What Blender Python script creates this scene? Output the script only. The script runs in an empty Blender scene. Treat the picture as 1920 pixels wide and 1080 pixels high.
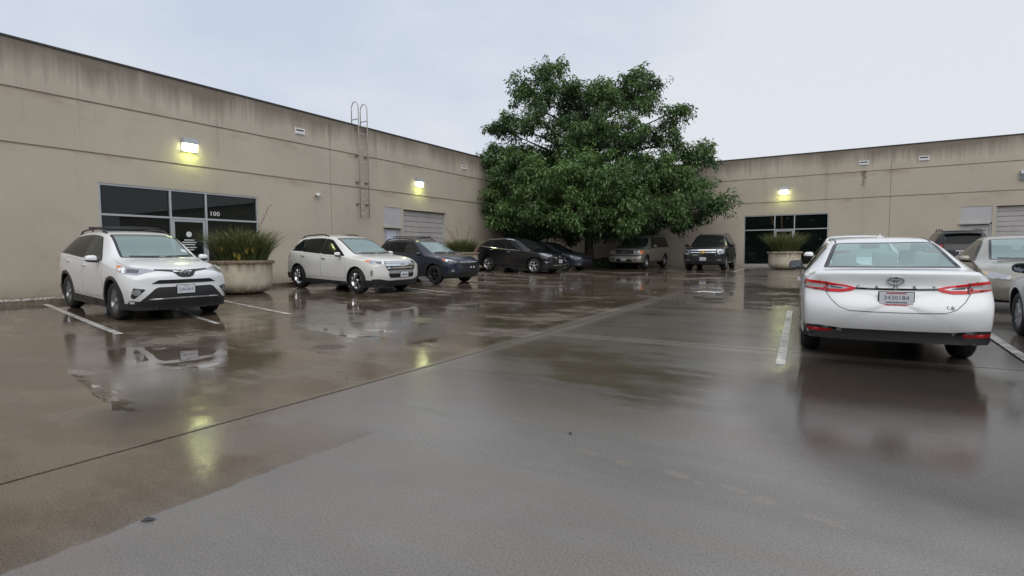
import bpy, bmesh, math, random
import numpy as np
from mathutils import Vector, Matrix
from mathutils.bvhtree import BVHTree
from mathutils.geometry import delaunay_2d_cdt

PI = math.pi
rnd = random.Random(7)
scene = bpy.context.scene
COL = scene.collection

# ------------------------------------------------------------------ camera
cam_d = bpy.data.cameras.new('camera')
cam = bpy.data.objects.new('camera', cam_d)
COL.objects.link(cam)
scene.camera = cam
cam_d.sensor_width = 36.0
cam_d.lens = 36.0 * 1020.0 / 1920.0
cam_d.clip_start = 0.05
cam_d.clip_end = 2000
def unit(v): v = Vector(v); v.normalize(); return v
# camera axes written in the frame (right, down, forward); world +Y runs along the left wall, +X along the right wall
ay = unit((630, -68, 1020))
ax = -unit((-1653, -53, 1020)); ax = unit(ax - ay * ax.dot(ay))
az = ax.cross(ay)
right = Vector((ax[0], ay[0], az[0])); down = Vector((ax[1], ay[1], az[1])); fwd = Vector((ax[2], ay[2], az[2]))
m = Matrix((right, -down, -fwd)).transposed().to_4x4()
m.translation = Vector((0, 0, 1.30))
cam.matrix_world = m

# ------------------------------------------------------------------ sky, sun, exposure
world = bpy.data.worlds.new('World'); scene.world = world
world.use_nodes = True
wt = world.node_tree; wn = wt.nodes; wn.clear()
SUN_EL, SUN_ROT = math.radians(52), math.radians(140)
sky = wn.new('ShaderNodeTexSky'); sky.sky_type = 'NISHITA'; sky.sun_disc = False
sky.sun_elevation = SUN_EL; sky.sun_rotation = SUN_ROT; sky.dust_density = 3.0
bg1 = wn.new('ShaderNodeBackground'); bg1.inputs['Strength'].default_value = 0.08
wt.links.new(sky.outputs[0], bg1.inputs['Color'])
tc = wn.new('ShaderNodeTexCoord')
mp = wn.new('ShaderNodeMapping'); mp.inputs['Scale'].default_value = (1.0, 1.0, 2.2)
wt.links.new(tc.outputs['Generated'], mp.inputs['Vector'])
nz = wn.new('ShaderNodeTexNoise'); nz.inputs['Scale'].default_value = 1.15; nz.inputs['Detail'].default_value = 7.0
nz.inputs['Roughness'].default_value = 0.58
wt.links.new(mp.outputs[0], nz.inputs['Vector'])
cr = wn.new('ShaderNodeValToRGB')
cr.color_ramp.elements[0].position = 0.33; cr.color_ramp.elements[0].color = (0.610, 0.690, 0.810, 1)
cr.color_ramp.elements[1].position = 0.57; cr.color_ramp.elements[1].color = (0.790, 0.825, 0.885, 1)
wt.links.new(nz.outputs['Fac'], cr.inputs['Fac'])
bg2 = wn.new('ShaderNodeBackground'); bg2.inputs['Strength'].default_value = 1.0
wt.links.new(cr.outputs[0], bg2.inputs['Color'])
mx = wn.new('ShaderNodeMixShader'); mx.inputs[0].default_value = 0.93
wt.links.new(bg1.outputs[0], mx.inputs[1]); wt.links.new(bg2.outputs[0], mx.inputs[2])
wo = wn.new('ShaderNodeOutputWorld'); wt.links.new(mx.outputs[0], wo.inputs['Surface'])

sun_d = bpy.data.lights.new('sun', 'SUN'); sun_d.energy = 1.5; sun_d.angle = math.radians(75); sun_d.color = (1, 0.97, 0.92)
sun = bpy.data.objects.new('sun', sun_d); COL.objects.link(sun)
sun.rotation_euler = (PI/2 - SUN_EL, 0, PI - SUN_ROT)
sun.location = (0, 0, 60)

vs = scene.view_settings
vs.view_transform = 'Standard'; vs.look = 'None'; vs.gamma = 1.0; vs.exposure = 0.0
vs.use_curve_mapping = False
scene.cycles.max_bounces = 10
scene.cycles.transparent_max_bounces = 12
scene.cycles.use_denoising = True

# ------------------------------------------------------------------ material helpers
MATS = {}
def mat(name, color=(0.5, 0.5, 0.5), rough=0.5, metal=0.0, coat=0.0, coat_rough=0.03, spec=0.5, ior=1.5, noise=0.0, nscale=8.0, bump=0.0, bscale=40.0, lining=None, emit=None, emit_s=0.0):
    if name in MATS: return MATS[name]
    mt = bpy.data.materials.new(name); mt.use_nodes = True
    nt = mt.node_tree; N = nt.nodes; b = N['Principled BSDF']
    b.inputs['Base Color'].default_value = (*color, 1)
    b.inputs['Roughness'].default_value = rough; b.inputs['Metallic'].default_value = metal
    b.inputs['Coat Weight'].default_value = coat; b.inputs['Coat Roughness'].default_value = coat_rough
    b.inputs['Specular IOR Level'].default_value = spec; b.inputs['IOR'].default_value = ior
    if emit: b.inputs['Emission Color'].default_value = (*emit, 1); b.inputs['Emission Strength'].default_value = emit_s
    g = N.new('ShaderNodeTexCoord')
    col_out = None
    if noise > 0:
        n = N.new('ShaderNodeTexNoise'); n.inputs['Scale'].default_value = nscale; n.inputs['Detail'].default_value = 6
        nt.links.new(g.outputs['Object'], n.inputs['Vector'])
        r = N.new('ShaderNodeValToRGB')
        r.color_ramp.elements[0].position = 0.3; r.color_ramp.elements[1].position = 0.7
        r.color_ramp.elements[0].color = (*[c * (1 - noise) for c in color], 1)
        r.color_ramp.elements[1].color = (*[min(1, c * (1 + noise)) for c in color], 1)
        nt.links.new(n.outputs['Fac'], r.inputs['Fac']); nt.links.new(r.outputs[0], b.inputs['Base Color'])
        col_out = r.outputs[0]
    if bump > 0:
        n2 = N.new('ShaderNodeTexNoise'); n2.inputs['Scale'].default_value = bscale; n2.inputs['Detail'].default_value = 4
        nt.links.new(g.outputs['Object'], n2.inputs['Vector'])
        bp = N.new('ShaderNodeBump'); bp.inputs['Strength'].default_value = bump; bp.inputs['Distance'].default_value = 0.02
        nt.links.new(n2.outputs['Fac'], bp.inputs['Height']); nt.links.new(bp.outputs[0], b.inputs['Normal'])
    if lining is not None:      # the inner face of a car's shell is lined with cloth and trim
        ge = N.new('ShaderNodeNewGeometry')
        b2 = N.new('ShaderNodeBsdfDiffuse'); b2.inputs['Color'].default_value = (*lining, 1)
        ms = N.new('ShaderNodeMixShader')
        nt.links.new(ge.outputs['Backfacing'], ms.inputs[0]); nt.links.new(b.outputs[0], ms.inputs[1]); nt.links.new(b2.outputs[0], ms.inputs[2])
        nt.links.new(ms.outputs[0], N['Material Output'].inputs['Surface'])
    MATS[name] = mt
    return mt

def glass(name, tint=(0.7, 0.8, 0.78), refl=1.55, film=None, filmf=0.0, rough=0.0):
    """thin pane: see-through with a tint, mirror by Fresnel; film = a little scattering of the wet / tinted layer"""
    if name in MATS: return MATS[name]
    mt = bpy.data.materials.new(name); mt.use_nodes = True
    nt = mt.node_tree; N = nt.nodes; N.remove(N['Principled BSDF'])
    t = N.new('ShaderNodeBsdfTransparent'); t.inputs[0].default_value = (*tint, 1)
    gl = N.new('ShaderNodeBsdfGlossy'); gl.inputs['Roughness'].default_value = rough; gl.inputs['Color'].default_value = (0.97, 1, 1, 1)
    fr = N.new('ShaderNodeFresnel'); fr.inputs['IOR'].default_value = refl
    ge = N.new('ShaderNodeNewGeometry')
    src = t
    if film:
        d = N.new('ShaderNodeBsdfDiffuse'); d.inputs[0].default_value = (*film, 1)
        m0 = N.new('ShaderNodeMixShader'); m0.inputs[0].default_value = filmf
        nt.links.new(t.outputs[0], m0.inputs[1]); nt.links.new(d.outputs[0], m0.inputs[2]); src = m0
    m1 = N.new('ShaderNodeMixShader')
    nt.links.new(fr.outputs[0], m1.inputs[0]); nt.links.new(src.outputs[0], m1.inputs[1]); nt.links.new(gl.outputs[0], m1.inputs[2])
    # inner face: the same pane seen from behind without the strong total reflection
    m2 = N.new('ShaderNodeMixShader'); nt.links.new(ge.outputs['Backfacing'], m2.inputs[0])
    nt.links.new(m1.outputs[0], m2.inputs[1]); nt.links.new(src.outputs[0], m2.inputs[2])
    nt.links.new(m2.outputs[0], N['Material Output'].inputs['Surface'])
    MATS[name] = mt
    return mt

# ------------------------------------------------------------------ object helpers
def link_mesh(name, me, parent=None, loc=None):
    o = bpy.data.objects.new(name, me); COL.objects.link(o)
    if parent: o.parent = parent
    if loc: o.location = loc
    return o
def obj(name, bm, mats, parent=None, smooth=False, kind=None, loc=None):
    bm.normal_update()
    me = bpy.data.meshes.new(name); bm.to_mesh(me); bm.free()
    for mm in (mats if isinstance(mats, (list, tuple)) else [mats]): me.materials.append(mm)
    if smooth: me.polygons.foreach_set('use_smooth', [True] * len(me.polygons))
    o = link_mesh(name, me, parent, loc)
    if kind: o['kind'] = kind
    return o
def pydata(name, vs_, fs_, mats, parent=None, smooth=False, mi=None):
    me = bpy.data.meshes.new(name); me.from_pydata([tuple(v) for v in vs_], [], fs_)
    for mm in (mats if isinstance(mats, (list, tuple)) else [mats]): me.materials.append(mm)
    if mi is not None: me.polygons.foreach_set('material_index', mi)
    if smooth: me.polygons.foreach_set('use_smooth', [True] * len(me.polygons))
    me.update()
    return link_mesh(name, me, parent)
def tag(o, label=None, cat=None, group=None, kind=None):
    if label: o['label'] = label
    if cat: o['category'] = cat
    if group: o['group'] = group
    if kind: o['kind'] = kind
    return o
def empty(name, loc=(0, 0, 0), rz=0.0, parent=None):
    o = bpy.data.objects.new(name, None); COL.objects.link(o); o.empty_display_size = 0.2
    o.location = loc; o.rotation_euler = (0, 0, rz)
    if parent: o.parent = parent
    return o
def box(bm, x0, x1, y0, y1, z0, z1, mi=0):
    v = [bm.verts.new((x, y, z)) for z in (z0, z1) for y in (y0, y1) for x in (x0, x1)]
    for q in ((0, 2, 3, 1), (4, 5, 7, 6), (0, 1, 5, 4), (2, 6, 7, 3), (0, 4, 6, 2), (1, 3, 7, 5)):
        f = bm.faces.new([v[i] for i in q]); f.material_index = mi
def rbox(bm, c, size, bev=0.02, seg=2, rot=None, mi=0):
    r = bmesh.ops.create_cube(bm, size=1.0)
    vs_ = r['verts']
    bmesh.ops.scale(bm, vec=size, verts=vs_)
    es = list({e for v in vs_ for e in v.link_edges})
    if bev > 0:
        r2 = bmesh.ops.bevel(bm, geom=es, offset=bev, segments=seg, affect='EDGES', profile=0.5)
        vs_ = list({v for f in r2['faces'] for v in f.verts} | {v for v in vs_ if v.is_valid})
    if rot is not None: bmesh.ops.rotate(bm, cent=(0, 0, 0), matrix=rot, verts=vs_)
    bmesh.ops.translate(bm, vec=c, verts=vs_)
    for f in {f for v in vs_ for f in v.link_faces}: f.material_index = mi
def tube(bm, pts, r, seg=8, closed=False, mi=0, cap=True):
    pts = [Vector(p) for p in pts]; rs = r if isinstance(r, (list, tuple)) else [r] * len(pts)
    rings = []; n = len(pts)
    up = Vector((0, 0, 1))
    for i, p in enumerate(pts):
        a = pts[(i - 1) % n] if (closed or i > 0) else p
        b = pts[(i + 1) % n] if (closed or i < n - 1) else p
        t = (b - a); t.normalize()
        u = t.cross(up)
        if u.length < 0.05: u = t.cross(Vector((1, 0, 0)))
        u.normalize(); w = u.cross(t)
        rings.append([bm.verts.new(p + rs[i] * (math.cos(2 * PI * k / seg) * u + math.sin(2 * PI * k / seg) * w)) for k in range(seg)])
    for i in range(n if closed else n - 1):
        A, B = rings[i], rings[(i + 1) % n]
        for k in range(seg):
            f = bm.faces.new((A[k], A[(k + 1) % seg], B[(k + 1) % seg], B[k])); f.material_index = mi; f.smooth = True
    if cap and not closed:
        bm.faces.new(rings[0][::-1]).material_index = mi; bm.faces.new(rings[-1]).material_index = mi
def lathe(bm, prof, seg=32, axis='z', c=(0, 0, 0), mi=0, closed=False):
    """prof: (radius, height) pairs"""
    rings = []
    for (r, h) in prof:
        ring = []
        for k in range(seg):
            a = 2 * PI * k / seg
            if axis == 'z': p = (c[0] + r * math.cos(a), c[1] + r * math.sin(a), c[2] + h)
            else: p = (c[0] + r * math.cos(a), c[1] + h, c[2] + r * math.sin(a))
            ring.append(bm.verts.new(p))
        rings.append(ring)
    N_ = len(rings)
    for i in range(N_ if closed else N_ - 1):
        A, B = rings[i], rings[(i + 1) % N_]
        for k in range(seg):
            q = (A[k], A[(k + 1) % seg], B[(k + 1) % seg], B[k])
            if axis == 'y': q = q[::-1]
            f = bm.faces.new(q); f.material_index = mi; f.smooth = True
    return rings
def text_mesh(name, body, size, material, parent, mtx, depth=0.001, align='CENTER', spacing=1.0, sx=1.0):
    cu = bpy.data.curves.new(name, 'FONT'); cu.body = body; cu.size = size; cu.align_x = align; cu.align_y = 'CENTER'
    cu.extrude = depth; cu.space_character = spacing; cu.resolution_u = 2
    tmp = bpy.data.objects.new('tmp', cu)
    COL.objects.link(tmp)
    me = bpy.data.meshes.new_from_object(tmp.evaluated_get(bpy.context.evaluated_depsgraph_get()))
    bpy.data.objects.remove(tmp)
    me.materials.clear(); me.materials.append(material)
    me.transform(mtx @ Matrix.Diagonal((sx, 1, 1, 1)))
    return link_mesh(name, me, parent)
def ground_z(x, y):
    a, b = y - 6.0, -9.5 - x       # level in front, rising gently to the far wing and to the left wall
    sp = lambda t, k: k * math.log1p(math.exp(min(40.0, t / k)))
    return 0.0175 * sp(a, 1.2) + 0.03 * sp(b, 0.8)
# ------------------------------------------------------------------ shared materials
ALU = mat('aluminium', (0.52, 0.54, 0.56), 0.38, 0.6)
GALV = mat('galvanised_steel', (0.46, 0.43, 0.39), 0.5, 0.15, noise=0.15, nscale=20)
BLACK = mat('black_plastic', (0.018, 0.018, 0.02), 0.38)
RUBBER = mat('tyre_rubber', (0.018, 0.018, 0.019), 0.62, noise=0.25, nscale=12)
WHITEP = mat('white_enamel', (0.72, 0.73, 0.74), 0.35)

def wall_material():
    mt = bpy.data.materials.new('stucco_wall'); mt.use_nodes = True
    nt = mt.node_tree; N = nt.nodes; L = nt.links; b = N['Principled BSDF']
    ge = N.new('ShaderNodeNewGeometry'); sp = N.new('ShaderNodeSeparateXYZ'); L.new(ge.outputs['Position'], sp.inputs[0])
    def noise(scale, detail, vecscale=(1, 1, 1), rough=0.55):
        m_ = N.new('ShaderNodeMapping'); m_.inputs['Scale'].default_value = vecscale; L.new(ge.outputs['Position'], m_.inputs[0])
        n = N.new('ShaderNodeTexNoise'); n.inputs['Scale'].default_value = scale; n.inputs['Detail'].default_value = detail
        n.inputs['Roughness'].default_value = rough; L.new(m_.outputs[0], n.inputs['Vector']); return n.outputs['Fac']
    def ramp(f, p0, p1, c0=(0, 0, 0, 1), c1=(1, 1, 1, 1)):
        r = N.new('ShaderNodeValToRGB'); r.color_ramp.elements[0].position = p0; r.color_ramp.elements[1].position = p1
        r.color_ramp.elements[0].color = c0; r.color_ramp.elements[1].color = c1; L.new(f, r.inputs[0]); return r.outputs[0]
    def math_(op, a, bb, clamp=False):
        n = N.new('ShaderNodeMath'); n.operation = op; n.use_clamp = clamp
        for i, q in enumerate((a, bb)):
            if isinstance(q, (int, float)): n.inputs[i].default_value = q
            else: L.new(q, n.inputs[i])
        return n.outputs[0]
    def mixc(f, a, c):
        n = N.new('ShaderNodeMix'); n.data_type = 'RGBA'; L.new(f, n.inputs[0])
        if isinstance(a, tuple): n.inputs[6].default_value = a
        else: L.new(a, n.inputs[6])
        n.inputs[7].default_value = c; return n.outputs[2]
    base = ramp(noise(0.35, 6), 0.3, 0.7, (0.455, 0.402, 0.328, 1), (0.530, 0.470, 0.387, 1))
    # exposed aggregate speckle
    spk = ramp(noise(16, 3, rough=0.7), 0.60, 0.74)
    base = mixc(math_('MULTIPLY', spk, 0.35), base, (0.27, 0.235, 0.19, 1))
    blot = ramp(noise(1.5, 6, rough=0.65), 0.56, 0.72)
    base = mixc(math_('MULTIPLY', blot, 0.22), base, (0.27, 0.235, 0.185, 1))
    # reddish drip marks under the reveals
    for zt_ in (5.43, 4.08):
        d = math_('SUBTRACT', zt_, sp.outputs['Z'])
        near = math_('MULTIPLY', math_('GREATER_THAN', d, 0.0), math_('SUBTRACT', 1.0, math_('DIVIDE', d, 0.30), True), True)
        rr = ramp(noise(0.8, 5, (1, 1, 2.0)), 0.50, 0.66)
        base = mixc(math_('MULTIPLY', math_('MULTIPLY', near, rr), 0.5), base, (0.25, 0.15, 0.10, 1))
    # rain-black streaks running down from the coping
    h = math_('DIVIDE', math_('SUBTRACT', sp.outputs['Z'], 4.95), 1.6, True)
    st = noise(5.0, 6, (1, 1, 0.045), 0.65)
    st2 = noise(0.6, 4, (1, 1, 0.2))
    amt = math_('MULTIPLY', math_('POWER', h, 2.3), math_('ADD', 0.10, math_('MULTIPLY', st2, 1.7)))
    amt = math_('SUBTRACT', math_('ADD', math_('MULTIPLY', amt, 1.5), math_('MULTIPLY', st, 1.7)), 1.20, True)
    base = mixc(math_('MULTIPLY', math_('POWER', amt, 0.8), 0.66), base, (0.080, 0.060, 0.045, 1))
    h3 = math_('DIVIDE', math_('SUBTRACT', sp.outputs['Z'], 2.6), 4.0, True)
    s3 = ramp(noise(2.3, 5, (1, 1, 0.03), 0.7), 0.60, 0.70)
    base = mixc(math_('MULTIPLY', math_('MULTIPLY', s3, h3), math_('MULTIPLY', noise(0.7, 4, (1, 1, 0.4)), 0.55)), base, (0.15, 0.115, 0.085, 1))
    s4 = ramp(noise(0.9, 7, (1, 1, 1), 0.75), 0.60, 0.70)
    base = mixc(math_('MULTIPLY', s4, 0.16), base, (0.56, 0.53, 0.48, 1))
    # splash dirt at the foot
    f0 = math_('SUBTRACT', 1.0, math_('DIVIDE', math_('SUBTRACT', sp.outputs['Z'], 0.25), 0.5), True)
    base = mixc(math_('MULTIPLY', math_('MULTIPLY', f0, noise(3, 5)), 0.9), base, (0.16, 0.13, 0.10, 1))
    # rust run under one overflow opening on the right-hand wall
    dx = math_('ABSOLUTE', math_('SUBTRACT', math_('ADD', sp.outputs['X'], math_('MULTIPLY', noise(3, 3, (1, 1, 1.5)), 0.25)), 0.72), 0)
    wx = math_('SUBTRACT', 1.0, math_('DIVIDE', dx, 0.16), True)
    onr = math_('GREATER_THAN', sp.outputs['Y'], 33.5)
    zr = math_('MULTIPLY', math_('LESS_THAN', sp.outputs['Z'], 5.5), math_('ADD', 0.30, math_('DIVIDE', math_('SUBTRACT', sp.outputs['Z'], 4.7), 0.8), True))
    rust = math_('MULTIPLY', math_('MULTIPLY', wx, onr), math_('MULTIPLY', math_('ADD', zr, 0.12), ramp(noise(4, 4), 0.3, 0.6)))
    base = mixc(math_('MINIMUM', math_('MULTIPLY', rust, 1.1), 0.8), base, (0.10, 0.055, 0.03, 1))
    L.new(base, b.inputs['Base Color'])
    b.inputs['Roughness'].default_value = 0.78; b.inputs['Specular IOR Level'].default_value = 0.3
    bp = N.new('ShaderNodeBump'); bp.inputs['Strength'].default_value = 0.55; bp.inputs['Distance'].default_value = 0.012
    L.new(noise(24, 4, rough=0.7), bp.inputs['Height']); L.new(bp.outputs[0], b.inputs['Normal'])
    return mt
STUCCO = wall_material()
COPING = mat('dark_coping', (0.045, 0.038, 0.035), 0.55, noise=0.3, nscale=6)

def lot_material():
    mt = bpy.data.materials.new('wet_concrete'); mt.use_nodes = True
    nt = mt.node_tree; N = nt.nodes; L = nt.links; b = N['Principled BSDF']
    ge = N.new('ShaderNodeNewGeometry'); sp = N.new('ShaderNodeSeparateXYZ'); L.new(ge.outputs['Position'], sp.inputs[0])
    X, Y = sp.outputs['X'], sp.outputs['Y']
    def noise(scale, detail, vecscale=(1, 1, 0), rough=0.55, off=(0, 0, 0)):
        m_ = N.new('ShaderNodeMapping'); m_.inputs['Scale'].default_value = vecscale; m_.inputs['Location'].default_value = off
        L.new(ge.outputs['Position'], m_.inputs[0])
        n = N.new('ShaderNodeTexNoise'); n.inputs['Scale'].default_value = scale; n.inputs['Detail'].default_value = detail
        n.inputs['Roughness'].default_value = rough; L.new(m_.outputs[0], n.inputs['Vector']); return n.outputs['Fac']
    def ms(op, a, bb=0.0, clamp=False):
        n = N.new('ShaderNodeMath'); n.operation = op; n.use_clamp = clamp
        for i, q in enumerate((a, bb)):
            if isinstance(q, (int, float)): n.inputs[i].default_value = q
            else: L.new(q, n.inputs[i])
        return n.outputs[0]
    def step(f, a, c):      # smooth 0..1 between a and c
        n = N.new('ShaderNodeMapRange'); n.interpolation_type = 'SMOOTHSTEP'
        n.inputs['From Min'].default_value = min(a, c); n.inputs['From Max'].default_value = max(a, c)
        if a > c: n.inputs['To Min'].default_value = 1; n.inputs['To Max'].default_value = 0
        L.new(f, n.inputs['Value']); return n.outputs['Result']
    def mixf(f, a, c):
        n = N.new('ShaderNodeMix'); n.data_type = 'FLOAT'
        for i, q in ((0, f), (2, a), (3, c)):
            if isinstance(q, (int, float)): n.inputs[i].default_value = q
            else: L.new(q, n.inputs[i])
        return n.outputs[0]
    def mixc(f, a, c):
        n = N.new('ShaderNodeMix'); n.data_type = 'RGBA'
        for i, q in ((0, f), (6, a), (7, c)):
            if isinstance(q, tuple): n.inputs[i].default_value = q
            elif isinstance(q, (int, float)): n.inputs[i].default_value = q
            else: L.new(q, n.inputs[i])
        return n.outputs[2]
    def blob(cx, cy, rx, ry, wob=0.0, soft=0.25, ang=0.0):
        ca, sa = math.cos(ang), math.sin(ang)
        dx = ms('SUBTRACT', X, cx); dy = ms('SUBTRACT', Y, cy)
        u = ms('DIVIDE', ms('ADD', ms('MULTIPLY', dx, ca), ms('MULTIPLY', dy, sa)), rx)
        v = ms('DIVIDE', ms('SUBTRACT', ms('MULTIPLY', dy, ca), ms('MULTIPLY', dx, sa)), ry)
        d = ms('SQRT', ms('ADD', ms('MULTIPLY', u, u), ms('MULTIPLY', v, v)))
        if wob: d = ms('ADD', d, ms('MULTIPLY', ms('SUBTRACT', n_mid, 0.5), wob))
        return step(d, 1.0 + soft * 0.5, 1.0 - soft * 0.5)
    n_big = noise(0.16, 5); n_mid = noise(0.75, 6, rough=0.6, off=(3, 7, 0)); n_fine = noise(58, 4, rough=0.75); n_mm = noise(190, 2)
    n_str = noise(0.55, 6, (0.35, 1.3, 0), 0.62, (11, 2, 0))
    # wet brown side: everything left of the drain joint, plus a strip to x = -2.93 that ends near y = 2.4
    left = step(ms('ADD', X, ms('MULTIPLY', ms('SUBTRACT', n_str, 0.5), 0.25)), -4.0, -4.25)
    edge = ms('ADD', X, ms('ADD', ms('MULTIPLY', ms('SUBTRACT', noise(5, 5), 0.5), 0.10), ms('MULTIPLY', ms('SUBTRACT', n_mid, 0.5), 0.16)))
    strip = ms('MULTIPLY', step(edge, -2.915, -2.94), step(ms('ADD', Y, ms('MULTIPLY', ms('SUBTRACT', n_mid, 0.5), 2.2)), 3.1, 2.0))
    wet = ms('MAXIMUM', left, strip)
    # soaked patches and reflections painted dark, on the right and beyond the cross joint
    soak = step(ms('ADD', ms('MULTIPLY', n_str, 0.6), ms('MULTIPLY', noise(0.95, 8, (0.5, 1.3, 0), 0.7, (17, 5, 0)), 0.4)), 0.46, 0.60)
    zone1 = blob(-1.9, 5.9, 2.3, 2.1, 0.9, 1.1)  # soaked patches where the oak's dark reflection is put into the colour
    zone2 = step(Y, 8.0, 9.2)
    zone3 = blob(0.75, 6.0, 1.35, 2.4, 0.5, 0.7)  # white sedan's reflection zone, darkened through the colour
    soak = ms('MULTIPLY', soak, ms('MAXIMUM', ms('MAXIMUM', zone1, ms('MULTIPLY', zone2, 0.9)), ms('MULTIPLY', zone3, 0.9)))
    mid = ms('MULTIPLY', step(ms('ADD', Y, ms('MULTIPLY', ms('SUBTRACT', n_mid, 0.5), 1.6)), 3.1, 4.4), 0.40)
    carrefl = blob(0.52, 5.55, 1.30, 2.25, 0.35, 0.30)  # the sedan's reflection painted as a smooth dark brown patch
    carrefl = ms('MULTIPLY', carrefl, step(n_mid, 0.22, 0.40))
    rwet = ms('MAXIMUM', ms('MAXIMUM', wet, ms('MULTIPLY', soak, 0.95)), mid)
    # broad squeegee-like bands that run across the view
    mb = N.new('ShaderNodeMapping'); mb.inputs['Rotation'].default_value = (0, 0, -0.59); mb.inputs['Scale'].default_value = (0.22, 1.5, 0); L.new(ge.outputs['Position'], mb.inputs[0])
    nb = N.new('ShaderNodeTexNoise'); nb.inputs['Scale'].default_value = 0.9; nb.inputs['Detail'].default_value = 7; nb.inputs['Roughness'].default_value = 0.62; L.new(mb.outputs[0], nb.inputs['Vector'])
    n_band = nb.outputs['Fac']
    # colours
    brown = mixc(step(n_big, 0.35, 0.65), (0.064, 0.045, 0.030, 1), (0.118, 0.088, 0.060, 1))
    brown = mixc(ms('MULTIPLY', step(n_mid, 0.56, 0.72), 0.5), brown, (0.045, 0.033, 0.024, 1))
    grey = mixc(step(n_mid, 0.35, 0.7), (0.185, 0.172, 0.160, 1), (0.232, 0.214, 0.198, 1))
    grey = mixc(ms('MULTIPLY', step(noise(0.9, 5, (0.5, 1.6, 0), 0.6, (2, 9, 0)), 0.50, 0.68), 0.35), grey, (0.165, 0.130, 0.105, 1))
    grey = mixc(ms('MULTIPLY', step(n_big, 0.45, 0.62), 0.3), grey, (0.11, 0.102, 0.095, 1))
    grey = mixc(ms('MULTIPLY', step(n_band, 0.46, 0.64), 0.60), grey, (0.205, 0.165, 0.135, 1))
    grey = mixc(ms('MULTIPLY', step(n_band, 0.50, 0.34), 0.35), grey, (0.10, 0.094, 0.092, 1))
    # the wet side is a patchwork: half-dried tan islands between soaked ones
    patch = ms('MULTIPLY', step(ms('ADD', ms('MULTIPLY', noise(0.42, 7, (0.7, 1.5, 0), 0.68, (9, 13, 0)), 0.7), ms('MULTIPLY', n_mid, 0.3)), 0.47, 0.58), wet)
    brown = mixc(ms('MULTIPLY', patch, 0.75), brown, (0.180, 0.145, 0.108, 1))
    col = mixc(rwet, grey, brown)
    col = mixc(ms('MULTIPLY', carrefl, 0.88), col, (0.034, 0.024, 0.017, 1))
    # oil-dark stains in the stalls, pale dried footprints
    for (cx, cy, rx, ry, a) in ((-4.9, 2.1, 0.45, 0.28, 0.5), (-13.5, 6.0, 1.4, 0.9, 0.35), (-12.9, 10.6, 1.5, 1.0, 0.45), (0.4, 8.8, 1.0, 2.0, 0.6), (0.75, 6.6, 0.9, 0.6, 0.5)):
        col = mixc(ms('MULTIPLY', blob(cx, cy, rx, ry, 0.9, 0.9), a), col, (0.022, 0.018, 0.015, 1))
    col = mixc(ms('MULTIPLY', blob(-6.18, 5.11, 0.26, 0.20, 0.3, 0.3), 0.8), col, (0.03, 0.018, 0.012, 1))
    foot = None
    for (cx, cy, rx, ry, an) in ((-1.45, 3.25, .05, .03, .1), (-1.15, 3.17, .055, .04, .0), (-0.82, 3.16, .085, .035, -.25), (-0.50, 3.12, .075, .035, -.3), (-0.34, 3.06, .055, .045, 0), (-1.38, 3.22, .04, .02, 0.2), (-0.05, 2.96, .1, .025, -.3), (-0.68, 3.10, .03, .025, 0)):
        q = blob(cx, cy, rx, ry, 0.25, 0.25, an)
        foot = q if foot is None else ms('MAXIMUM', foot, q)
    col = mixc(ms('MULTIPLY', foot, 0.5), col, (0.25, 0.20, 0.15, 1))
    # tyre scuff arc and pale joint lime
    lime = ms('MULTIPLY', ms('MAXIMUM', blob(-4.1, 10.5, 0.22, 5.5, 0.5, 1.0), blob(-1.5, 7.62, 3.4, 0.20, 0.5, 1.0)), 0.95)
    col = mixc(lime, col, (0.24, 0.21, 0.18, 1))
    grain = step(noise(85, 3, rough=0.85, off=(1, 2, 0)), 0.42, 0.64)
    col = mixc(ms('MULTIPLY', grain, 0.50), col, (0.03, 0.026, 0.022, 1))
    col = mixc(ms('MULTIPLY', step(noise(150, 2, off=(4, 4, 0)), 0.55, 0.68), 0.42), col, (0.30, 0.27, 0.24, 1))
    vo = N.new('ShaderNodeTexVoronoi'); vo.feature = 'DISTANCE_TO_EDGE'; vo.inputs['Scale'].default_value = 0.22
    mw = N.new('ShaderNodeMix'); mw.data_type = 'VECTOR'; mw.inputs[0].default_value = 0.12; L.new(ge.outputs['Position'], mw.inputs[4])
    nw = N.new('ShaderNodeTexNoise'); nw.inputs['Scale'].default_value = 1.2; nw.inputs['Detail'].default_value = 6; L.new(ge.outputs['Position'], nw.inputs['Vector'])
    vm = N.new('ShaderNodeVectorMath'); vm.operation = 'MULTIPLY_ADD'; L.new(nw.outputs['Color'], vm.inputs[0]); vm.inputs[1].default_value = (1.3, 1.3, 0); L.new(ge.outputs['Position'], vm.inputs[2])
    fl_ = N.new('ShaderNodeVectorMath'); fl_.operation = 'MULTIPLY'; fl_.inputs[1].default_value = (1, 1, 0); L.new(vm.outputs[0], fl_.inputs[0])
    L.new(fl_.outputs[0], vo.inputs['Vector'])
    crack = ms('MULTIPLY', ms('MULTIPLY', step(vo.outputs['Distance'], 0.0028, 0.0008), step(n_big, 0.47, 0.56)), step(Y, 5.5, 6.5))
    col = mixc(ms('MULTIPLY', crack, 0.75), col, (0.014, 0.012, 0.010, 1))
    drip = step(noise(2.6, 2, (1, 1, 0), 0.4, (40, 3, 0)), 0.74, 0.77)
    col = mixc(ms('MULTIPLY', drip, 0.55), col, (0.022, 0.018, 0.015, 1))
    L.new(col, b.inputs['Base Color'])
    # puddles: named pools plus pools left by the noise on the low left side
    pool = ms('MULTIPLY', step(ms('ADD', n_str, ms('MULTIPLY', n_mid, 0.35)), 0.74, 0.79), step(X, -3.8, -4.6))
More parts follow.
